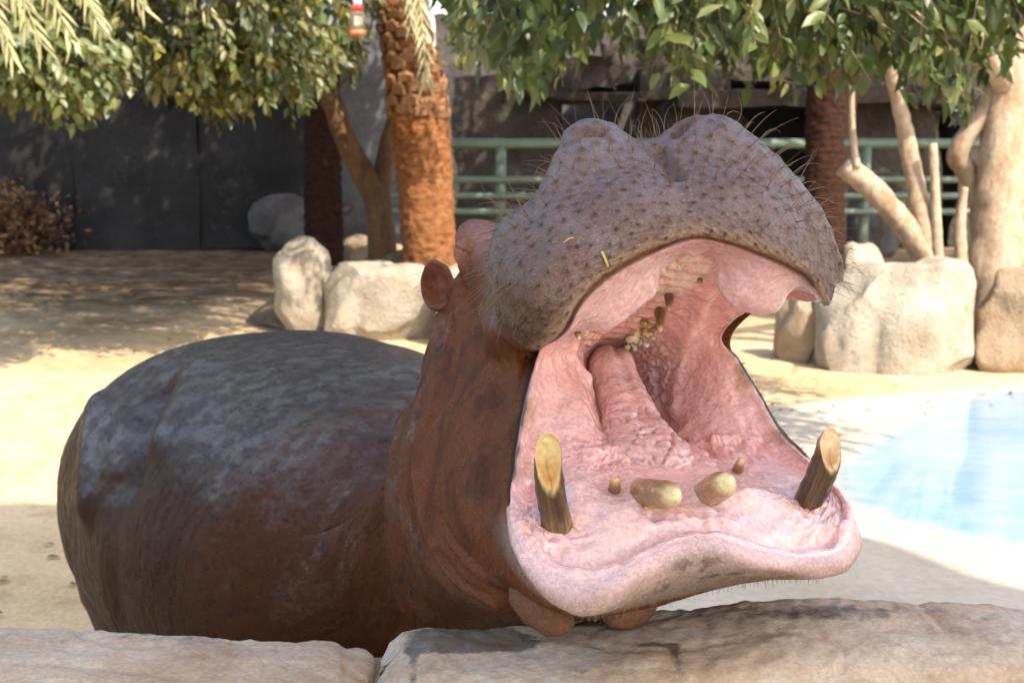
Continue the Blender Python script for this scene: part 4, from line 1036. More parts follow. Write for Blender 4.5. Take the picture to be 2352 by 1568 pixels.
m = NT('mortar'); MORT = m.done(m.ramp(m.noise(m.coord(), 40, 5), [(0.3, (0.36, 0.25, 0.15)), (0.7, (0.46, 0.36, 0.25))]), 0.9, m.bump(m.noise(m.coord(), 90, 4), 0.6, 0.01))
A = P(876, 1505, 2.19)
def box(c, sx, sy, sz):
    x, y, z = sx / 2, sy / 2, sz / 2
    v = np.array([(-x, -y, -z), (x, -y, -z), (x, y, -z), (-x, y, -z), (-x, -y, z), (x, -y, z), (x, y, z), (-x, y, z)]) + np.asarray(c)
    return v, np.array([(0, 3, 2, 1), (4, 5, 6, 7), (0, 1, 5, 4), (1, 2, 6, 5), (2, 3, 7, 6), (3, 0, 4, 7)])
Vx, Fx = box((A[0], A[1] - 0.11, A[2] / 2 - 0.004), 0.05, 0.225, A[2])
put(mesh_obj('mortar_joint', Vx, Fx, MORT, smooth=False), 'sandy mortar joint filling the gap between the two coping stones', 'mortar')

# ============================================================ rocks
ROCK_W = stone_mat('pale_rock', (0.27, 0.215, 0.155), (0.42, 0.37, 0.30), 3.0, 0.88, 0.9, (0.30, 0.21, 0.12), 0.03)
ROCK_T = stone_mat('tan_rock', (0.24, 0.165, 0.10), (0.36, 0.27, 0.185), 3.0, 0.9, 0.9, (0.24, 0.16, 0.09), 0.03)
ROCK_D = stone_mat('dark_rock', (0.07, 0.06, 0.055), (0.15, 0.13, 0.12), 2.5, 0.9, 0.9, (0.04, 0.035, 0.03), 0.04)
def rock(name, px0, px1, ytop, ybase, thick, mat, seed, label, group=None, sq=3.2, lean=0.0, z0=0.0, d=None, cat='rock', rough=0.065):
    """boulder standing on the ground at the row of its base"""
    b = G((px0 + px1) / 2, ybase, z0)
    dep = (b - CAM) @ FWD
    w = (px1 - px0) * dep / F; h = (ybase - ytop) * dep / F * 1.02
    n = 70; u = np.linspace(0, math.pi, n); v = np.linspace(0, 2 * math.pi, 2 * n, endpoint=False)
    uu, vv = np.meshgrid(u, v, indexing='ij')
    def se(a, e): return np.sign(a) * np.abs(a) ** (2 / e)
    X = np.stack([se(np.sin(uu), sq) * se(np.cos(vv), sq) * w / 2, se(np.sin(uu), sq) * se(np.sin(vv), sq) * thick / 2, se(np.cos(uu), sq) * h * 0.58], -1).reshape(-1, 3)
    Fx = grid_faces(n, 2 * n, wrap=True)
    c = b + np.array([0, thick / 2, h * 0.42])
    Vx = X + c
    rgk = np.random.default_rng(seed * 7 + 1)
    pl = rgk.normal(0, 1, (13, 3)); pl /= np.linalg.norm(pl, axis=1, keepdims=True)
    hs = X / np.array([w / 2, thick / 2, h * 0.58])
    cutk = np.max((hs @ pl.T) / rgk.uniform(0.82, 1.12, 13)[None], axis=1)
    X = X / np.maximum(1.0, cutk)[:, None]; Vx = X + c
    nrm_ = X / (np.linalg.norm(X, axis=1, keepdims=True) + 1e-9)
    s_ = min(w, h)
    q = Vx / s_
    Vx = Vx + nrm_ * (s_ * (rough * 0.6 * fbm(q, 1.5, seed, 2) + rough * 0.30 * fbm(q, 4.2, seed + 3, 5) - rough * 0.9 * ss(0.62, 0.95, 1 - np.abs(noise3(q * np.array([1, 1, 0.45]), 1.7, seed + 9)))))[:, None]
    Vx[:, 0] += lean * (Vx[:, 2] - b[2])
    Vx[:, 2] = np.maximum(Vx[:, 2], b[2] - 0.05)
    o = mesh_obj(name, Vx, Fx[:, ::-1], mat)
    return put(o, label, cat, group)
rock('boulder', 622, 756, 548, 768, 0.55, ROCK_W, 4, 'tall narrow pale boulder at the corner of the planter', sq=3.0)
rock('boulder', 736, 1010, 606, 782, 0.6, ROCK_W, 8, 'wide flat topped pale boulder beside the tall narrow one', sq=4.5)
rock('boulder', 1000, 1330, 612, 800, 0.6, ROCK_W, 14, 'pale planter boulder behind the hippopotamus head', sq=4.0)
rock('boulder', 1785, 1900, 668, 832, 0.55, ROCK_T, 21, 'small shaded tan boulder on the end of the right hand rock row' if False else 'small shaded tan boulder at the open end of the sunlit rock row', sq=3.6, lean=0.08)
rock('boulder', 1888, 2264, 604, 858, 0.75, ROCK_W, 27, 'largest sunlit cream boulder below the pruned pale tree', sq=4.6)
rock('boulder', 2256, 2560, 634, 856, 0.75, ROCK_T, 33, 'broad tan boulder at the foot of the thick pale trunk', sq=4.2)
rock('boulder', 2570, 2960, 640, 850, 0.75, ROCK_W, 36, 'pale boulder continuing the rock row past the thick trunk', sq=4.2)
rock('boulder', 1930, 2040, 560, 690, 0.5, ROCK_W, 39, 'rounded pale boulder peeking over the large cream one', sq=2.8)
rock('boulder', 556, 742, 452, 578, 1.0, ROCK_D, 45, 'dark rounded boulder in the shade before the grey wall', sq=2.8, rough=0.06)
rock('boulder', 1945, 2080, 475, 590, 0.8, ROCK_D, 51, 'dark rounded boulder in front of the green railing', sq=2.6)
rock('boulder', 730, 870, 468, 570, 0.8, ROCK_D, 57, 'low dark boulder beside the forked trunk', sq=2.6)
# planter's low back wall and soil heap with stones
rr = np.random.default_rng(5)
m = NT('soil'); SOIL = m.done(m.ramp(m.noise(m.coord(), 9, 6), [(0.3, (0.10, 0.07, 0.045)), (0.7, (0.26, 0.19, 0.12))]), 0.95, m.bump(m.noise(m.coord(), 30, 5), 0.8, 0.03))
c = np.array([-0.75, 14.6, 0.0])
n = 40; u = np.linspace(0, 1, 16); v = np.linspace(0, 2 * math.pi, n, endpoint=False)
Vx = np.array([(c[0] + math.cos(a) * r * 2.0, c[1] + math.sin(a) * r * 1.6, 0.68 * (1 - r ** 2) + 0.10) for r in u for a in v]); Vx[:, 2] += 0.05 * fbm(Vx, 2.2, 3, 4) - 0.1
put(mesh_obj('soil_heap', Vx, grid_faces(16, n, wrap=True), SOIL), 'brown soil heap inside the rock planter under the palm', 'soil')
for k, (x, y, sz, lb) in enumerate([(820, 560, 0.16, 'small pale stone on the planter soil left of the palm trunk' if False else 'small pale stone on the planter soil beside the forked trunk'),
                                    (905, 575, 0.13, 'tiny sunlit stone on the planter soil against the palm foot'), (850, 590, 0.2, 'flat tan stone on the planter soil just behind the boulders')]):
    p = G(x, y, 0.55)
    Vx, Fx = blob(p, [(0, 0, 1), (1, 0, 0), (0, 1, 0)], (sz * 0.6, sz, sz), 18)
    Vx = Vx + 0.2 * sz * fbm(Vx, 1.2 / sz, k, 3)[:, None]
    put(mesh_obj('stone', Vx, Fx[:, ::-1], ROCK_T), lb, 'stone')
# pale kerb block behind the coping, seen at the far left
rock('kerb_block', -420, 110, 1600, 3110, 0.48, COPE, 63, 'pale kerb block between the hippopotamus and the dry coping stone', sq=6.0, cat='stone', rough=0.05)
# ============================================================ back wall, shelter, railing
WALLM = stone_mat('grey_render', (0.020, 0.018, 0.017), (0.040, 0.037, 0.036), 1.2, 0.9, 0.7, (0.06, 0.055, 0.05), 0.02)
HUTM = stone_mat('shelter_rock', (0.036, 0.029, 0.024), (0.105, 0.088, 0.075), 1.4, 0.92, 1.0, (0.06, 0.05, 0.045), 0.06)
def slab(c, sx, sy, sz, nx, ny, nz, amp, seed, rz=0.0):
    """closed box of fine quads, roughened"""
    parts = []
    def face(o, a, b, na, nb):
        i, j = np.meshgrid(np.linspace(0, 1, na), np.linspace(0, 1, nb), indexing='ij')
        return (o + i[..., None] * a + j[..., None] * b).reshape(-1, 3), grid_faces(na, nb)
    X, Y, Z = np.eye(3) * np.array([sx, sy, sz]); o = -(X + Y + Z) / 2
    for a, b, s_, na, nb in ((X, Z, o, nx, nz), (Z, X, o + Y, nz, nx), (Z, Y, o, nz, ny), (Y, Z, o + X, ny, nz), (Y, X, o, ny, nx), (X, Y, o + Z, nx, ny)):
        parts.append(face(s_, a, b, na, nb))
    V_, F_ = join_parts(parts)
    ca, sa = math.cos(rz), math.sin(rz)
    V_ = np.stack([V_[:, 0] * ca - V_[:, 1] * sa, V_[:, 0] * sa + V_[:, 1] * ca, V_[:, 2]], 1) + np.asarray(c)
    dsp = np.stack([fbm(V_, 1.1, seed, 4), fbm(V_, 1.1, seed + 40, 4), fbm(V_, 1.1, seed + 80, 4)], 1)
    return V_ + amp * dsp, F_
def base_at(px, py): return G(px, py, 0)
a = base_at(-900, 575)[1]
wx0 = (-900 - 1176) / F * 22.2; wx1 = (752 - 1176) / F * 22.2; wx2 = (990 - 1176) / F * 23.5
wall = empty('garden_wall', ((wx0 + wx1) / 2, 22.3, 0)); put(wall, 'dark grey rendered wall in the shade behind the trees', 'wall')
ed = np.linspace(wx0, wx1, 7); ed[-2] = (462 - 1176) / F * 22.2; ed[-3] = (175 - 1176) / F * 22.2
for i in range(6):
    w_ = ed[i + 1] - ed[i]
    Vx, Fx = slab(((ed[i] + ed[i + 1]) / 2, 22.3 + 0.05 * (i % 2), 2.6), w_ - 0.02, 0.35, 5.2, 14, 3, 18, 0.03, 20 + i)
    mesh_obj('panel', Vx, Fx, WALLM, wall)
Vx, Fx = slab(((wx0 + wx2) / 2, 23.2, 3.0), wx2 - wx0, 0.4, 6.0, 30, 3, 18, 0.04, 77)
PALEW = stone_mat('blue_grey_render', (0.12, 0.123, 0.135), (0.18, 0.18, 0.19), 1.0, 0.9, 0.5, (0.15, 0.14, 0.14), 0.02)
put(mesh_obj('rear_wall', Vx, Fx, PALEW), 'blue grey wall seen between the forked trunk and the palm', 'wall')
# rock shelter behind the railing
sh = empty('rock_shelter', (3.0, 25, 0)); put(sh, 'dark stone animal shelter with low openings behind the green railing', 'shelter')
def hp(px, py, d): return P(px, py, d)
def hut_block(nm, px0, px1, py0, py1, d, thick, seed, amp=0.10, mat=HUTM, nx=18, nz=14):
    p0 = hp(px0, py1, d); p1 = hp(px1, py0, d)
    c = (p0 + p1) / 2; c[1] += thick / 2
    Vx, Fx = slab(c, abs(p1[0] - p0[0]), thick, abs(p1[2] - p0[2]), nx, 8, nz, amp, seed)
    return mesh_obj(nm, Vx, Fx, mat, sh)
hut_block('pillar', 1040, 1290, 170, 600, 22.5, 0.9, 1)
hut_block('pillar', 1470, 1690, 150, 600, 22.5, 0.9, 2)
hut_block('pillar', 1880, 2140, 130, 600, 22.5, 0.9, 3)
hut_block('pillar', 2205, 3700, 120, 600, 22.5, 0.9, 4)
hut_block('roof_slab', 1205, 1540, 205, 226, 21.6, 2.0, 5, 0.05)
hut_block('roof_slab', 1560, 2240, 205, 245, 21.6, 2.0, 6, 0.08)
hut_block('lintel', 1270, 1500, 222, 236, 22.3, 1.0, 7, 0.04)
hut_block('upper_rock', 1240, 1420, 120, 206, 22.2, 1.6, 8, 0.16)
hut_block('upper_rock', 1390, 1530, 95, 206, 22.6, 1.6, 9, 0.2)
hut_block('upper_rock', 1600, 2300, 30, 206, 23.0, 1.6, 10, 0.3)
hut_block('back_wall', 1000, 3700, 40, 600, 25.0, 0.5, 11, 0.05, ROCK_D)
# green pipe railing
m = NT('green_paint'); oc = m.coord()
GREEN = m.done(m.mix(m.ramp(m.noise(oc, 3, 5), [(0.3, (0.085, 0.12, 0.085)), (0.7, (0.13, 0.175, 0.125))]), (0.10, 0.09, 0.06), m.ramp(m.noise(oc, 11, 6), [(0.60, 0.0), (0.75, 0.7)])), 0.45)
FD = 18.0
rail = empty('pipe_railing', (2.2, 17.6, 0)); put(rail, 'green painted pipe railing with four rails before the shelter', 'railing')
for y, r in ((330, 0.062), (413, 0.042), (450, 0.040), (486, 0.040)):
    Vx, Fx = tube(np.array([P(px, y + (4 if px > 1900 else 0) * 0, FD) for px in np.linspace(880, 3500, 18)]), r, 14)
    mesh_obj('rail', Vx, faces_list(Fx), GREEN, rail)
for px in (1150, 1570, 1990, 2410, 2830, 3250):
    t0 = P(px, 330, FD); Vx, Fx = tube(np.array([[t0[0], t0[1], 0.0], [t0[0], t0[1], 0.8], [t0[0], t0[1], t0[2]]]), 0.068, 14)
    mesh_obj('post', Vx, faces_list(Fx), GREEN, rail)

# ============================================================ trees
def bark_mat(name, c1, c2, sc, rough=0.9, bump=0.8, bd=0.02, stretch=(1, 1, 0.3)):
    m = NT(name); oc = m.coord(); mp = m.mapping(oc, stretch)
    n = m.noise(mp, sc, 6, 0.62); n2 = m.noise(oc, sc * 3, 4, 0.6)
    c = m.ramp(n, [(0.3, c1), (0.68, c2)])
    c = m.mix(c, m.ramp(n2, [(0.3, 0.75), (0.7, 1.2)]), 1.0, 'MULTIPLY')
    return m.done(c, rough, m.bump(m.math('ADD', n, m.math('MULTIPLY', n2, 0.4)), bump, bd))
PALEBARK = bark_mat('pale_bark', (0.24, 0.155, 0.09), (0.40, 0.31, 0.22), 7)
BROWNBARK = bark_mat('brown_bark', (0.075, 0.042, 0.023), (0.16, 0.095, 0.052), 7)
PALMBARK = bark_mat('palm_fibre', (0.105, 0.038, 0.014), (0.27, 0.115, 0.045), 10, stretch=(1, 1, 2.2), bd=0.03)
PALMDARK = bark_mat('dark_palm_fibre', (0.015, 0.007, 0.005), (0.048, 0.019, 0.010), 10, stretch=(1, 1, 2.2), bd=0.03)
BOOT = bark_mat('palm_leaf_base', (0.17, 0.075, 0.033), (0.36, 0.20, 0.10), 12)
def limb(path, rads, seg=18, amp=0.06, seed=0, k=26):
    path = np.asarray(path, float); t = np.linspace(0, 1, len(path)); tq = np.linspace(0, 1, k)
    pth = cr(path, t, tq); rr_ = cr(np.asarray(rads, float), np.linspace(0, 1, len(rads)), tq)
    Vx, Fx = tube(pth, rr_, seg)
    ctr_ = np.concatenate([np.repeat(pth, seg, 0), pth[:1], pth[-1:]])
    dn = Vx - ctr_
    return Vx + dn * (amp * 2 * fbm(Vx, 2.2 / max(rads[0], 0.05), seed, 3))[:, None], Fx
def leaf_mat(name, cols, trans=0.35):
    m = NT(name)
    rnd = m.attr('tone', 'Fac')
    c = m.ramp(rnd, [(i / (len(cols) - 1), k) for i, k in enumerate(cols)])
    m.done(c, 0.42)
    t = m.new('ShaderNodeBsdfTranslucent'); m.link(m.mix(c, (1.15, 1.1, 0.6), 1.0, 'MULTIPLY'), t.inputs[0])
    mx = m.new('ShaderNodeMixShader'); mx.inputs[0].default_value = trans
    m.link(m.b.outputs[0], mx.inputs[1]); m.link(t.outputs[0], mx.inputs[2])
    m.link(mx.outputs[0], m.n['Material Output'].inputs[0])
    return m.m
LEAF1 = leaf_mat('olive_leaf', [(0.014, 0.018, 0.005), (0.048, 0.062, 0.014), (0.100, 0.120, 0.030), (0.185, 0.160, 0.034), (0.24, 0.25, 0.12)])
LEAF2 = leaf_mat('glossy_leaf', [(0.014, 0.020, 0.006), (0.044, 0.066, 0.016), (0.092, 0.128, 0.036), (0.150, 0.165, 0.045), (0.25, 0.27, 0.13)])
LEAF3 = leaf_mat('red_leaf', [(0.05, 0.014, 0.010), (0.13, 0.045, 0.016), (0.30, 0.17, 0.05)])
PALMLEAF = leaf_mat('palm_leaflet', [(0.20, 0.20, 0.075), (0.36, 0.34, 0.15), (0.48, 0.44, 0.24)], 0.25)
def leaves(base, dirn, nrmv, L, Wd, curl=0.15):
    """many folded leaves: each six vertices, four triangles-worth of quads"""
    n = len(base)
    d = dirn / np.linalg.norm(dirn, axis=1, keepdims=True)
    s_ = np.cross(d, nrmv); s_ /= np.linalg.norm(s_, axis=1, keepdims=True) + 1e-9
    nn = np.cross(s_, d)
    L = L[:, None]; Wd = Wd[:, None]
    v0 = base; v1 = base + d * L * 0.42 + nn * L * 0.04; v2 = base + d * L - nn * L * curl
    l1 = base + d * L * 0.30 + s_ * Wd * 0.5 + nn * Wd * 0.18; r1 = base + d * L * 0.30 - s_ * Wd * 0.5 + nn * Wd * 0.18
    l2 = base + d * L * 0.68 + s_ * Wd * 0.40 + nn * (Wd * 0.14 - L * curl * 0.4); r2 = base + d * L * 0.68 - s_ * Wd * 0.40 + nn * (Wd * 0.14 - L * curl * 0.4)
    Vx = np.stack([v0, v1, v2, l1, l2, r1, r2], 1).reshape(-1, 3)
    o = (np.arange(n) * 7)[:, None]
    f = np.concatenate([o + np.array([[0, 1, 4, 3]]), o + np.array([[1, 2, 4, 4]]), o + np.array([[0, 5, 6, 1]]), o + np.array([[1, 6, 2, 2]])])
    return Vx, f
def tri_faces(f):
    """quads and degenerate quads -> clean triangles"""
    a = f[:, [0, 1, 2]]; b = f[f[:, 2] != f[:, 3]][:, [0, 2, 3]]
    return np.concatenate([a, b])
def bottom_row(px):
    """lowest row the hanging foliage reaches, read off along the picture's width"""
    X = [-400, 0, 120, 200, 300, 420, 520, 640, 700, 800, 850, 880, 890, 1005, 1060, 1150, 1260, 1330, 1380, 1440, 1500, 1560, 1620, 1700, 1760, 1850, 1950, 2050, 2150, 2220, 2300, 2352, 2800]
    Y = [240, 262, 290, 268, 215, 250, 285, 258, 265, 190, 120, 60, -60, -20, 150, 240, 190, 150, 96, 120, 160, 190, 210, 190, 230, 190, 200, 235, 270, 290, 160, 120, 200]
    return np.interp(px, X, Y)
def crown(centre, rad, n_tw, per, L, Wd, mat, parent, seed, twig_mat, only_px=None, tone_mu=0.45, bright=None, bottom=True):
    rg = np.random.default_rng(seed)
    q = rg.uniform(-1, 1, (n_tw * 5, 3)); q = q[(np.abs(q) ** 3).sum(1) < 1]
    p = centre + q * rad
    lump = noise3(p, 1.1, seed)
    p = p[lump > -0.45]
    x, y, d = proj(p)
    inf = (x > -500) & (x < 2900) & (y > -700)
    if bottom:
        lim = bottom_row(x) + 38 * noise3(np.stack([x / 55, 0 * x, d * 0.6], 1), 1.0, seed) + rg.normal(0, 22, len(x)) - 12
        p = p[~(inf & (y > lim))]
    if only_px: x, y, d = proj(p); p = p[(x > only_px[0]) & (x < only_px[1])]
    p = p[:n_tw]
    twigs, B, D, Nn, LL, TT = [], [], [], [], [], []
    outw = p - centre; outw /= np.linalg.norm(outw, axis=1, keepdims=True)
    for i in range(len(p)):
        dr = outw[i] * 0.6 + np.array([0, 0, -0.75]) + rg.normal(0, 0.35, 3); dr /= np.linalg.norm(dr)
        ln = rg.uniform(0.25, 0.55) * L / 0.11
        tip = p[i]; st = tip - dr * ln
        sag = np.array([0, 0, 0.06 * ln])
        pts = np.array([st, (st + tip) / 2 + sag, tip])
        if i % 3 == 0: twigs.append(tube(pts, [0.006, 0.004, 0.002], 4, False))
        tone = rg.normal(tone_mu, 0.24)
        for k in range(per):
            t = (k + rg.random()) / per
            b_ = st + (tip - st) * t + sag * 4 * t * (1 - t)
            sd = rg.normal(0, 1, 3); sd -= dr * (sd @ dr); sd /= np.linalg.norm(sd)
            dd = dr * 0.55 + sd * 0.7 + np.array([0, 0, -0.45])
            B.append(b_); D.append(dd); LL.append(L * rg.uniform(0.65, 1.25)); TT.append(tone + rg.normal(0, 0.10))
            Nn.append(rg.normal(0, 0.5, 3) + np.array([0.15, -0.5, 0.8]))
    B = np.array(B); D = np.array(D); Nn = np.array(Nn); LL = np.array(LL); TT = np.clip(np.array(TT), 0, 1)
    if bottom:
        x, y, d = proj(B + 0.6 * LL[:, None] * D / np.linalg.norm(D, axis=1, keepdims=True))
        keep = ~((x > -500) & (x < 2900) & (y > bottom_row(x) + 34))
        B, D, Nn, LL, TT = B[keep], D[keep], Nn[keep], LL[keep], TT[keep]
    Vx, f = leaves(B, D, Nn, LL, LL * Wd)
    o = mesh_obj('crown', Vx, tri_faces(f), mat, parent, attrs={'tone': np.repeat(TT, 7)}, smooth=False); o['kind'] = 'stuff'
    Vt_, Ft_ = join_parts(twigs)
    o2 = mesh_obj('twigs', Vt_, Ft_, twig_mat, parent); o2['kind'] = 'stuff'
    return o
def pth(pix, d): return np.array([P(x, y, d if np.isscalar(d) else d[i]) for i, (x, y) in enumerate(pix)])
# forked tree on the left
root = P(880, 560, 14.6); root[2] = 0.3
tree = empty('forked_tree', root); put(tree, 'leafy tree with a forked brown trunk beside the palm', 'tree')
Vx, Fx = limb(np.vstack([[root + [0.02, 0, -0.1]], pth([(868, 480), (845, 420), (800, 335), (760, 225), (735, 150)], 14.6), [P(690, -60, 14.2)], [P(620, -320, 13.6)]]), [0.17, 0.14, 0.125, 0.115, 0.11, 0.10, 0.08, 0.05], seed=3)
mesh_obj('trunk', Vx, faces_list(Fx), BROWNBARK, tree)
Vx, Fx = limb(np.vstack([pth([(864, 470), (880, 400), (902, 300), (930, 180), (900, 20)], [14.6, 14.7, 14.8, 15.0, 15.2]), [P(820, -260, 15.4)]]), [0.12, 0.11, 0.10, 0.09, 0.07, 0.05], seed=4)
mesh_obj('limb', Vx, faces_list(Fx), BROWNBARK, tree)
Vx, Fx = limb(np.vstack([pth([(735, 170), (640, 60), (450, 10), (250, -10)], [14.6, 13.8, 12.6, 11.8])]), [0.09, 0.07, 0.05, 0.03], seed=5)
mesh_obj('limb', Vx, faces_list(Fx), BROWNBARK, tree)
crown(np.array([-3.5, 12.4, 3.1]), np.array([3.6, 2.2, 1.35]), 3600, 9, 0.105, 0.44, LEAF1, tree, 31, BROWNBARK)
crown(np.array([-2.6, 16.6, 6.4]), np.array([5.4, 3.6, 2.4]), 3400, 8, 0.20, 0.46, LEAF1, tree, 32, BROWNBARK)
crown(P(120, 190, 10.4), np.array([0.62, 0.5, 0.42]), 330, 8, 0.10, 0.52, LEAF2, tree, 33, BROWNBARK, tone_mu=0.72)  # sunlight on this cluster painted in as a lighter leaf tone
crown(P(560, 170, 11.2), np.array([0.7, 0.5, 0.35]), 200, 8, 0.11, 0.46, LEAF1, tree, 34, BROWNBARK, tone_mu=0.6)
# pruned pale tree on the right
root = P(2290, 700, 12.4); root[2] = 0.2
tree2 = empty('pruned_tree', root); put(tree2, 'pale barked tree with sawn limbs and a wide drooping crown', 'tree')
def limbs(nm, pix, d, rads, seed):
    Vx, Fx = limb(pth(pix, d), rads, seed=seed); return mesh_obj(nm, Vx, faces_list(Fx), PALEBARK, tree2)
Vx, Fx = limb(np.vstack([[root + [0, 0, -0.3]], pth([(2285, 640), (2288, 520), (2300, 400), (2310, 250), (2316, 100), (2330, -100), (2300, -400)], 12.4)]), [0.27, 0.25, 0.215, 0.20, 0.19, 0.18, 0.15, 0.10], amp=0.09, seed=8, k=40)
mesh_obj('trunk', Vx, faces_list(Fx), PALEBARK, tree2)
limbs('sawn_limb', [(2165, 690), (2140, 610), (2085, 525), (2005, 435), (1938, 378)], 12.0, [0.13, 0.12, 0.105, 0.10, 0.10], 9)
limbs('limb', [(2128, 600), (2118, 500), (2098, 400), (2078, 300), (2060, 220), (2020, 60)], [12.0, 12.0, 12.1, 12.1, 12.0, 11.6], [0.10, 0.085, 0.08, 0.07, 0.06, 0.04], 10)
limbs('limb', [(2285, 560), (2230, 410), (2200, 350), (2262, 250), (2280, 160)], [12.5, 12.6, 12.5, 12.4, 12.3], [0.10, 0.10, 0.09, 0.07, 0.05], 11)
limbs('sucker', [(2158, 640), (2150, 480), (2143, 330)], 11.9, [0.045, 0.04, 0.035], 12)
limbs('sucker', [(1968, 385), (1958, 300), (1956, 190), (1950, 60)], 11.9, [0.035, 0.026, 0.022, 0.015], 13)
limbs('sucker', [(2210, 640), (2205, 520), (2215, 430)], 12.2, [0.06, 0.05, 0.03], 14)
limbs('limb', [(2310, 200), (2180, 40), (1950, -60), (1700, -90), (1450, -70)], [12.4, 11.0, 9.6, 8.4, 7.6], [0.12, 0.10, 0.08, 0.06, 0.03], 15)
crown(np.array([1.0, 8.0, 3.0]), np.array([3.0, 1.9, 1.15]), 2500, 8, 0.120, 0.40, LEAF2, tree2, 47, PALEBARK, tone_mu=0.5, only_px=(1030, 3500))
# a tall shade tree beyond the railing, rooted behind the animal's head
root = np.array([4.35, 19.6, 0.0]); tree3 = empty('shade_tree', root); put(tree3, 'tall spreading shade tree whose crown hangs over the stone shelter', 'tree')
Vx, Fx = limb(np.array([root + [0, 0, -0.1], root + [0.05, 0, 1.5], root + [0.2, -0.3, 3.2], root + [0.6, -1.0, 5.0], root + [1.0, -1.6, 6.5]]), [0.26, 0.22, 0.2, 0.15, 0.08], seed=22)
mesh_obj('trunk', Vx, faces_list(Fx), BROWNBARK, tree3)
for k, (dx, dy) in enumerate([(3.5, -0.6), (-3.6, -1.6), (-1.5, -2.6), (4.0, -2.6)]):
    Vx, Fx = limb(np.array([root + [0.15, -0.2, 2.9], root + [dx * 0.4, dy * 0.4 - 0.3, 4.6], root + [dx, dy, 6.2]]), [0.13, 0.09, 0.04], 12, seed=30 + k)
    mesh_obj('limb', Vx, faces_list(Fx), BROWNBARK, tree3)
crown(np.array([4.2, 17.4, 5.9]), np.array([6.4, 3.0, 2.3]), 3600, 8, 0.20, 0.46, LEAF2, tree3, 52, BROWNBARK)
# ---- palms
def palm_trunk(path, rads, mat, parent, seed, rows_per_m=15, k=240, seg=72, amp=0.055):
    path = np.asarray(path, float); ln = np.concatenate([[0], np.cumsum(np.linalg.norm(np.diff(path, axis=0), axis=1))])
    tq = np.linspace(0, ln[-1], k); pt_ = cr(path, ln, tq); rr_ = cr(np.asarray(rads, float), ln, tq)
    Vx, Fx = tube(pt_, rr_, seg)
    h = np.concatenate([np.repeat(tq, seg), [0, ln[-1]]]); a_ = np.concatenate([np.tile(np.arange(seg) / seg, k), [0, 0]])
    ctr_ = np.concatenate([np.repeat(pt_, seg, 0), pt_[:1], pt_[-1:]]); dn = Vx - ctr_
    row = h * rows_per_m + 0.35 * noise3(Vx, 6, seed); saw = row - np.floor(row)
    stag = np.abs(((a_ * 9 + 0.5 * (np.floor(row) % 2)) % 1) - 0.5) * 2
    dsp = amp * (1 - saw) * (0.6 + 0.4 * (1 - stag ** 3)) + 0.05 * noise3(Vx, 20, seed + 1) + 0.04 * noise3(Vx, 50, seed + 2)
    Vx = Vx + dn * dsp[:, None]
    return mesh_obj('trunk', Vx, faces_list(Fx), mat, parent), pt_, rr_, tq
def frond(name, parent, base, tip_dir, length, droop, n=52, lw=0.022, ll=0.34, seed=0, mat=None):
    rg = np.random.default_rng(seed)
    t = np.linspace(0, 1, 30); d0 = unit(tip_dir)
    pts = [np.array(base, float)]; d = d0.copy()
    for i in range(29):
        pts.append(pts[-1] + d * length / 29); d = unit(d + np.array([0, 0, -droop / 29 * (1 + 1.5 * i / 29)]))
    pts = np.array(pts); Vr, Fr = tube(pts, np.linspace(0.02, 0.004, 30), 6, False)
    Tn = np.gradient(pts, axis=0)
    ks = np.linspace(3, 28.9, n)
    B, D, Nn, L = [], [], [], []
    for kf in ks:
        i = int(kf); b_ = pts[i] + (pts[min(i + 1, 29)] - pts[i]) * (kf - i); tg = unit(Tn[i]); sv = np.cross(tg, [0, 0, 1.0])
        if np.linalg.norm(sv) < 0.2: sv = np.cross(tg, [0.3, -1, 0])
        sv = unit(sv)
        for sg in (-1, 1):
            B.append(b_); D.append(tg * 0.85 + sv * sg * 0.55 + np.array([0, 0, -0.25]) + rg.normal(0, 0.08, 3)); Nn.append(np.array([0, -0.4, 1.0]) + rg.normal(0, 0.2, 3))
            L.append(ll * (1 - 0.5 * abs(kf / 29 - 0.45)) * rg.uniform(0.8, 1.1))
    Vx, f = leaves(np.array(B), np.array(D), np.array(Nn), np.array(L), np.full(len(B), lw), 0.10)
    f = tri_faces(f)
    Fr3 = tri_faces(np.asarray(Fr)); Fr3 = np.concatenate([np.asarray(Fr)[:, [0, 1, 2]], np.asarray(Fr)[:, [0, 2, 3]]])
    V_ = np.concatenate([Vx, Vr]); F_ = np.concatenate([f, Fr3 + len(Vx)])
    tone = np.clip(rg.normal(0.6, 0.2, len(V_)), 0, 1)
    return mesh_obj(name, V_, F_, mat or PALMLEAF, parent, attrs={'tone': tone}, smooth=False)
root = P(988, 640, 14.0); root[2] = 0.0
palm = empty('date_palm', root); put(palm, 'date palm with a rough orange brown trunk behind the planter', 'palm tree')
pp = np.vstack([[root], pth([(986, 590), (978, 450), (966, 300), (950, 170), (925, 60), (888, -40)], 14.0), [P(840, -260, 14.0)], [P(800, -620, 14.0)]])
tk, pt_, rr_, tq_ = palm_trunk(pp, [0.29, 0.26, 0.265, 0.275, 0.25, 0.215, 0.19, 0.19, 0.20], PALMBARK, palm, 3)
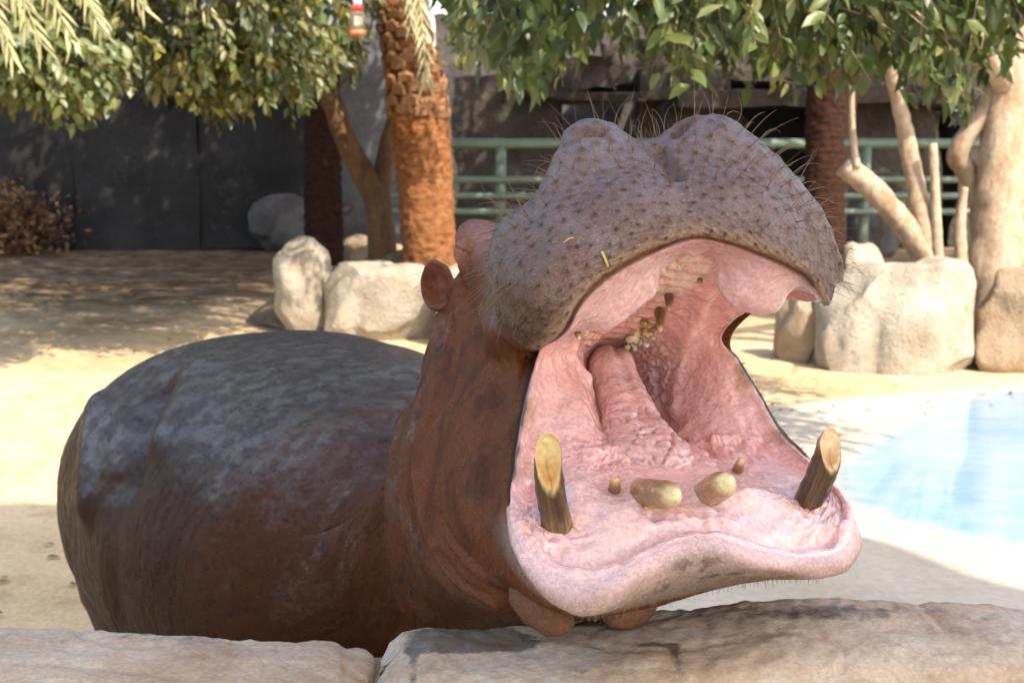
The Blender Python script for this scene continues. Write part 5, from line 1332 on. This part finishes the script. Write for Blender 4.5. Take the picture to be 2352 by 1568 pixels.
# leaf-base stubs on the upper trunk, each a part
stub_v = np.array([(-0.5, 0, 0), (0.5, 0, 0), (0.42, 0.02, 0.55), (0.0, 0.05, 0.78), (-0.42, 0.02, 0.55), (-0.40, -0.34, 0.10), (0.40, -0.34, 0.10), (0.34, -0.30, 0.50), (0.0, -0.28, 0.66), (-0.34, -0.30, 0.50)], float)
stub_f = [(0, 5, 6, 1), (1, 6, 7, 2), (2, 7, 8, 3), (3, 8, 9, 4), (4, 9, 5, 0), (5, 9, 8), (5, 8, 7), (5, 7, 6)]
sd_ = mesh_data('leaf_base', stub_v, stub_f, BOOT, smooth=False)
nrow = 0
for zi in range(34):
    h = 2.05 + zi * 0.105
    if h > tq_[-1]: break
    i = int(np.searchsorted(tq_, h)); c_ = pt_[min(i, len(pt_) - 1)]; r_ = rr_[min(i, len(rr_) - 1)]
    for k in range(9):
        a_ = (k + 0.5 * (zi % 2)) / 9 * 2 * math.pi + 0.1 * rr.normal()
        if math.sin(a_) > 0.55: continue
        o = bpy.data.objects.new('leaf_base', sd_); COL.objects.link(o); o.parent = palm
        o.matrix_parent_inverse = Matrix.Translation(-Vector(palm.location))
        o.location = c_ + np.array([math.cos(a_), math.sin(a_), 0]) * (r_ * 0.98) + np.array([0, 0, 0.02 * rr.normal()])
        o.rotation_euler = (0.30 + 0.10 * rr.normal(), 0.06 * rr.normal(), a_ + math.pi / 2)
        w_ = 2 * math.pi * r_ / 9 * rr.uniform(0.9, 1.08)
        o.scale = (w_, 0.11 * rr.uniform(0.8, 1.25), 0.15 * rr.uniform(0.85, 1.2))
for k in range(16):
    a_ = k / 16 * 2 * math.pi
    frond('frond', palm, pt_[-1], (math.cos(a_), math.sin(a_), 0.75), 3.6, 1.9, seed=60 + k, n=44)
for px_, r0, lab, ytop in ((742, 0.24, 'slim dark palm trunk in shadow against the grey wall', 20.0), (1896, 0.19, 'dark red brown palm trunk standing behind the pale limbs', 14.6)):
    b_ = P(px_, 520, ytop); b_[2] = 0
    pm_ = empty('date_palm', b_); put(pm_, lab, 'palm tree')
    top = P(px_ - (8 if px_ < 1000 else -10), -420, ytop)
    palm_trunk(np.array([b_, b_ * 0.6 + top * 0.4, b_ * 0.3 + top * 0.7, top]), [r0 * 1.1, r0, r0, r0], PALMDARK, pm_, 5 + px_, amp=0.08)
    for k in range(12):
        a_ = k / 12 * 2 * math.pi
        frond('frond', pm_, top, (math.cos(a_), math.sin(a_), 0.8), 3.0, 1.7, seed=90 + k + px_, n=34)
# two palms whose drooping fronds come into the picture from above
def hanging_palm(base, h, lab, fr):
    pm_ = empty('date_palm', base); put(pm_, lab, 'palm tree')
    top = np.array(base) + np.array([0, 0, h])
    palm_trunk(np.array([base, (np.array(base) + top) / 2, top]), [0.26, 0.23, 0.24], PALMBARK, pm_, 8)
    for k in range(12):
        a_ = k / 12 * 2 * math.pi + 0.2
        frond('frond', pm_, top, (math.cos(a_), math.sin(a_), 0.9), 2.4, 1.4, seed=130 + k, n=34)
    for (end, mid) in fr:
        pass
    return pm_, top
pmL, topL = hanging_palm((-5.6, 9.2, 0), 4.6, 'date palm whose yellowish fronds droop over the leafy tree', [])
def frond_to(parent, base, end, up=0.8, ll=0.40, lw=0.020, n=60, seed=0):
    """frond that arches from base and hangs to end"""
    rg = np.random.default_rng(seed)
    base = np.asarray(base, float); end = np.asarray(end, float)
    mid = base * 0.35 + end * 0.65; mid[2] = max(base[2], end[2]) + up
    t = np.linspace(0, 1, 30)[:, None]
    pts = (1 - t) ** 2 * base + 2 * t * (1 - t) * mid + t ** 2 * end
    Vr, Fr = tube(pts, np.linspace(0.02, 0.004, 30), 6, False); Tn = np.gradient(pts, axis=0)
    B, D, Nn, L = [], [], [], []
    for kf in np.linspace(4, 28.9, n):
        i = int(kf); b_ = pts[i] + (pts[min(i + 1, 29)] - pts[i]) * (kf - i); tg = unit(Tn[i]); sv = unit(np.cross(tg, [0.15, -1, 0.1]))
        for sg in (-1, 1):
            B.append(b_); D.append(tg * 0.9 + sv * sg * 0.42 + np.array([0, 0, -0.2]) + rg.normal(0, 0.10, 3)); Nn.append(np.array([0, -1, 0.5]) + rg.normal(0, 0.4, 3)); L.append(ll * (1.05 - 0.6 * kf / 29) * rg.uniform(0.8, 1.1))
    Vx, f = leaves(np.array(B), np.array(D), np.array(Nn), np.array(L), np.full(len(B), lw), 0.06)
    Fr3 = np.concatenate([np.asarray(Fr)[:, [0, 1, 2]], np.asarray(Fr)[:, [0, 2, 3]]])
    V_ = np.concatenate([Vx, Vr]); F_ = np.concatenate([tri_faces(f), Fr3 + len(Vx)])
    return mesh_obj('frond', V_, F_, PALMLEAF, parent, attrs={'tone': np.clip(rg.normal(0.75, 0.2, len(V_)), 0, 1)}, smooth=False)
for i, (x, y) in enumerate([(30, 130), (95, 100), (165, 95), (235, 70), (60, 60), (330, 20), (-40, 150), (480, 25)]):
    frond_to(pmL, topL, P(x, y, 8.6 + 0.25 * i), 0.5, seed=200 + i)
frond_to(palm, pt_[-1], P(980, 188, 10.2), 0.3, ll=0.42, seed=230, n=80)
frond_to(palm, pt_[-1], P(945, 60, 10.6), 0.4, ll=0.40, seed=231)

# red and ochre shrub at the far left
root = G(40, 585); sb = empty('dry_shrub', root); put(sb, 'reddish ochre shrub against the foot of the grey wall', 'shrub')
rg = np.random.default_rng(9)
pn = root + rg.normal(0, 1, (1500, 3)) * np.array([0.42, 0.3, 0.28]) + np.array([-0.25, 0.2, 0.42]); pn[:, 2] = np.abs(pn[:, 2]) + 0.02
Vx, f = leaves(pn, rg.normal(0, 1, (1500, 3)), rg.normal(0, 1, (1500, 3)) + [0, -1, 1], rg.uniform(0.06, 0.14, 1500), rg.uniform(0.04, 0.07, 1500))
o = mesh_obj('foliage', Vx, tri_faces(f), LEAF3, sb, attrs={'tone': np.repeat(np.clip(rg.normal(0.55, 0.28, 1500), 0, 1), 7)}, smooth=False); o['kind'] = 'stuff'
st = [limb([root + [0, 0, -0.05], root + [dx * 0.5, dy * 0.5, 0.4], root + [dx, dy, 0.7]], [0.02, 0.014, 0.006], 8, seed=k, k=10) for k, (dx, dy) in enumerate([(0.3, 0.1), (-0.35, 0.2), (0.05, -0.2)])]
for Vx, Fx in st: mesh_obj('stem', Vx, faces_list(Fx), BROWNBARK, sb)

# hanging feeder bottle
def lathe(prof, c, n=28):
    pr = np.array(prof, float); a_ = np.linspace(0, 2 * math.pi, n, endpoint=False)
    Vx = np.stack([pr[:, 0][:, None] * np.cos(a_)[None], pr[:, 0][:, None] * np.sin(a_)[None], np.repeat(pr[:, 1][:, None], n, 1)], -1).reshape(-1, 3) + c
    return Vx, grid_faces(len(pr), n, wrap=True)
FDp = P(822, 78, 9.7)
fb = empty('feeder_bottle', FDp); put(fb, 'small hanging bottle feeder with a white cap and orange red collar', 'bottle feeder')
def plastic(nm, c, r=0.35, **kw): m = NT(nm); return m.done(c, r, **kw)
for nm, pr, mt in (('glass_jar', [(0.0, 0.0), (0.045, 0.0), (0.052, 0.01), (0.052, 0.125), (0.040, 0.155), (0.0, 0.157)], plastic('feeder_amber', (0.34, 0.24, 0.16), 0.1, Transmission_Weight=0.3)),
                   ('base_cup', [(0.0, -0.012), (0.056, -0.012), (0.056, 0.022), (0.0, 0.024)], plastic('feeder_orange', (0.55, 0.17, 0.05), 0.35)),
                   ('collar', [(0.0, 0.150), (0.043, 0.150), (0.045, 0.185), (0.0, 0.187)], plastic('feeder_red', (0.72, 0.09, 0.04), 0.35)),
                   ('cap', [(0.0, 0.184), (0.026, 0.184), (0.030, 0.205), (0.030, 0.225), (0.016, 0.238), (0.0, 0.24)], plastic('feeder_white', (0.75, 0.66, 0.74), 0.4))):
    Vx, Fx = lathe(pr, FDp); mesh_obj(nm, Vx, Fx, mt, fb)
a_ = np.linspace(-0.75, 0.35, 8) - math.pi / 2 + 0.45
Vx = np.array([FDp + np.array([0.0535 * math.cos(q), 0.0535 * math.sin(q), z]) for z in (0.055, 0.115) for q in a_])
mesh_obj('paper_label', Vx, grid_faces(2, 8), plastic('feeder_label', (0.62, 0.62, 0.40), 0.6), fb)
Vx, Fx = tube(np.array([FDp + [0, 0, 0.235], FDp + [0.01, 0, 0.7], FDp + [0.0, 0, 1.6]]), 0.004, 6); mesh_obj('string', Vx, faces_list(Fx), BROWNBARK, fb)

# ============================================================ unseen sun blocker, added overhead so its shadow covers the animal
HS = 9.0; off = sdir[:2] / sdir[2] * HS
edge = [(-9.0, 7.1), (-6.0, 7.5), (-2.6, 7.35), (0.0, 7.0), (1.6, 6.75), (2.2, 5.9), (3.4, 5.3), (5.5, 5.0)]
near = [(5.5, -4.0), (3.4, -4.2), (2.2, -4.3), (1.6, -4.3), (0.0, -4.3), (-2.6, -4.2), (-6, -4.1), (-9.0, -4.0)]
E = cr(np.array(edge), np.arange(8), np.linspace(0, 7, 60)); Nr = cr(np.array(near[::-1]), np.arange(8), np.linspace(0, 7, 60))
tt = np.linspace(0, 1, 24)
Vx = np.array([[*(E[i] * (1 - t) + Nr[i] * t + off), HS + 0.25 * math.sin(math.pi * t)] for t in tt for i in range(60)])
m = NT('blocker_cloth'); BLOCKER = m.done((0.62, 0.56, 0.46), 0.9)
sl = empty('sun_blocker', (off[0], off[1], 0)); put(sl, 'large cream cloth added out of view to shade the animal', 'shade sail')
mesh_obj('cloth', Vx, grid_faces(24, 60), BLOCKER, sl)
for i in (0, 59):
    for t in (0, 23):
        p_ = Vx[t * 60 + i]
        Vp, Fp = tube(np.array([[p_[0], p_[1], -0.05], [p_[0], p_[1], HS / 2], [p_[0], p_[1], p_[2] + 0.05]]), 0.08, 14); mesh_obj('pole', Vp, faces_list(Fp), GREEN, sl)

# fallen leaves and droppings on the sand
rg = np.random.default_rng(77)
bx = np.concatenate([rg.uniform(-5.5, 0.5, 260), rg.uniform(0.6, 5.0, 120), rg.uniform(-2.6, -1.4, 60)]); by = np.concatenate([rg.uniform(5.2, 20, 260), rg.uniform(9.5, 12.0, 120), rg.uniform(3.6, 7.0, 60)])
B = np.stack([bx, by, np.full(len(bx), 0.010)], 1)
Vx, f = leaves(B, np.stack([rg.normal(0, 1, len(B)), rg.normal(0, 1, len(B)), rg.uniform(0, 0.25, len(B))], 1), np.tile([0.0, 0.1, 1.0], (len(B), 1)), rg.uniform(0.03, 0.09, len(B)), rg.uniform(0.015, 0.035, len(B)))
Vx[:, 2] = np.maximum(Vx[:, 2], 0.008)
m = NT('dry_leaf'); DRY = m.done(m.ramp(m.attr('tone', 'Fac'), [(0.0, (0.06, 0.035, 0.02)), (0.6, (0.17, 0.10, 0.05)), (1.0, (0.32, 0.22, 0.10))]), 0.8)
o = mesh_obj('leaf_litter', Vx, tri_faces(f), DRY, attrs={'tone': np.repeat(rg.random(len(B)), 7)}, smooth=False)
put(o, 'scattered dry brown leaves lying on the pale sand', 'leaf litter', kind='stuff')
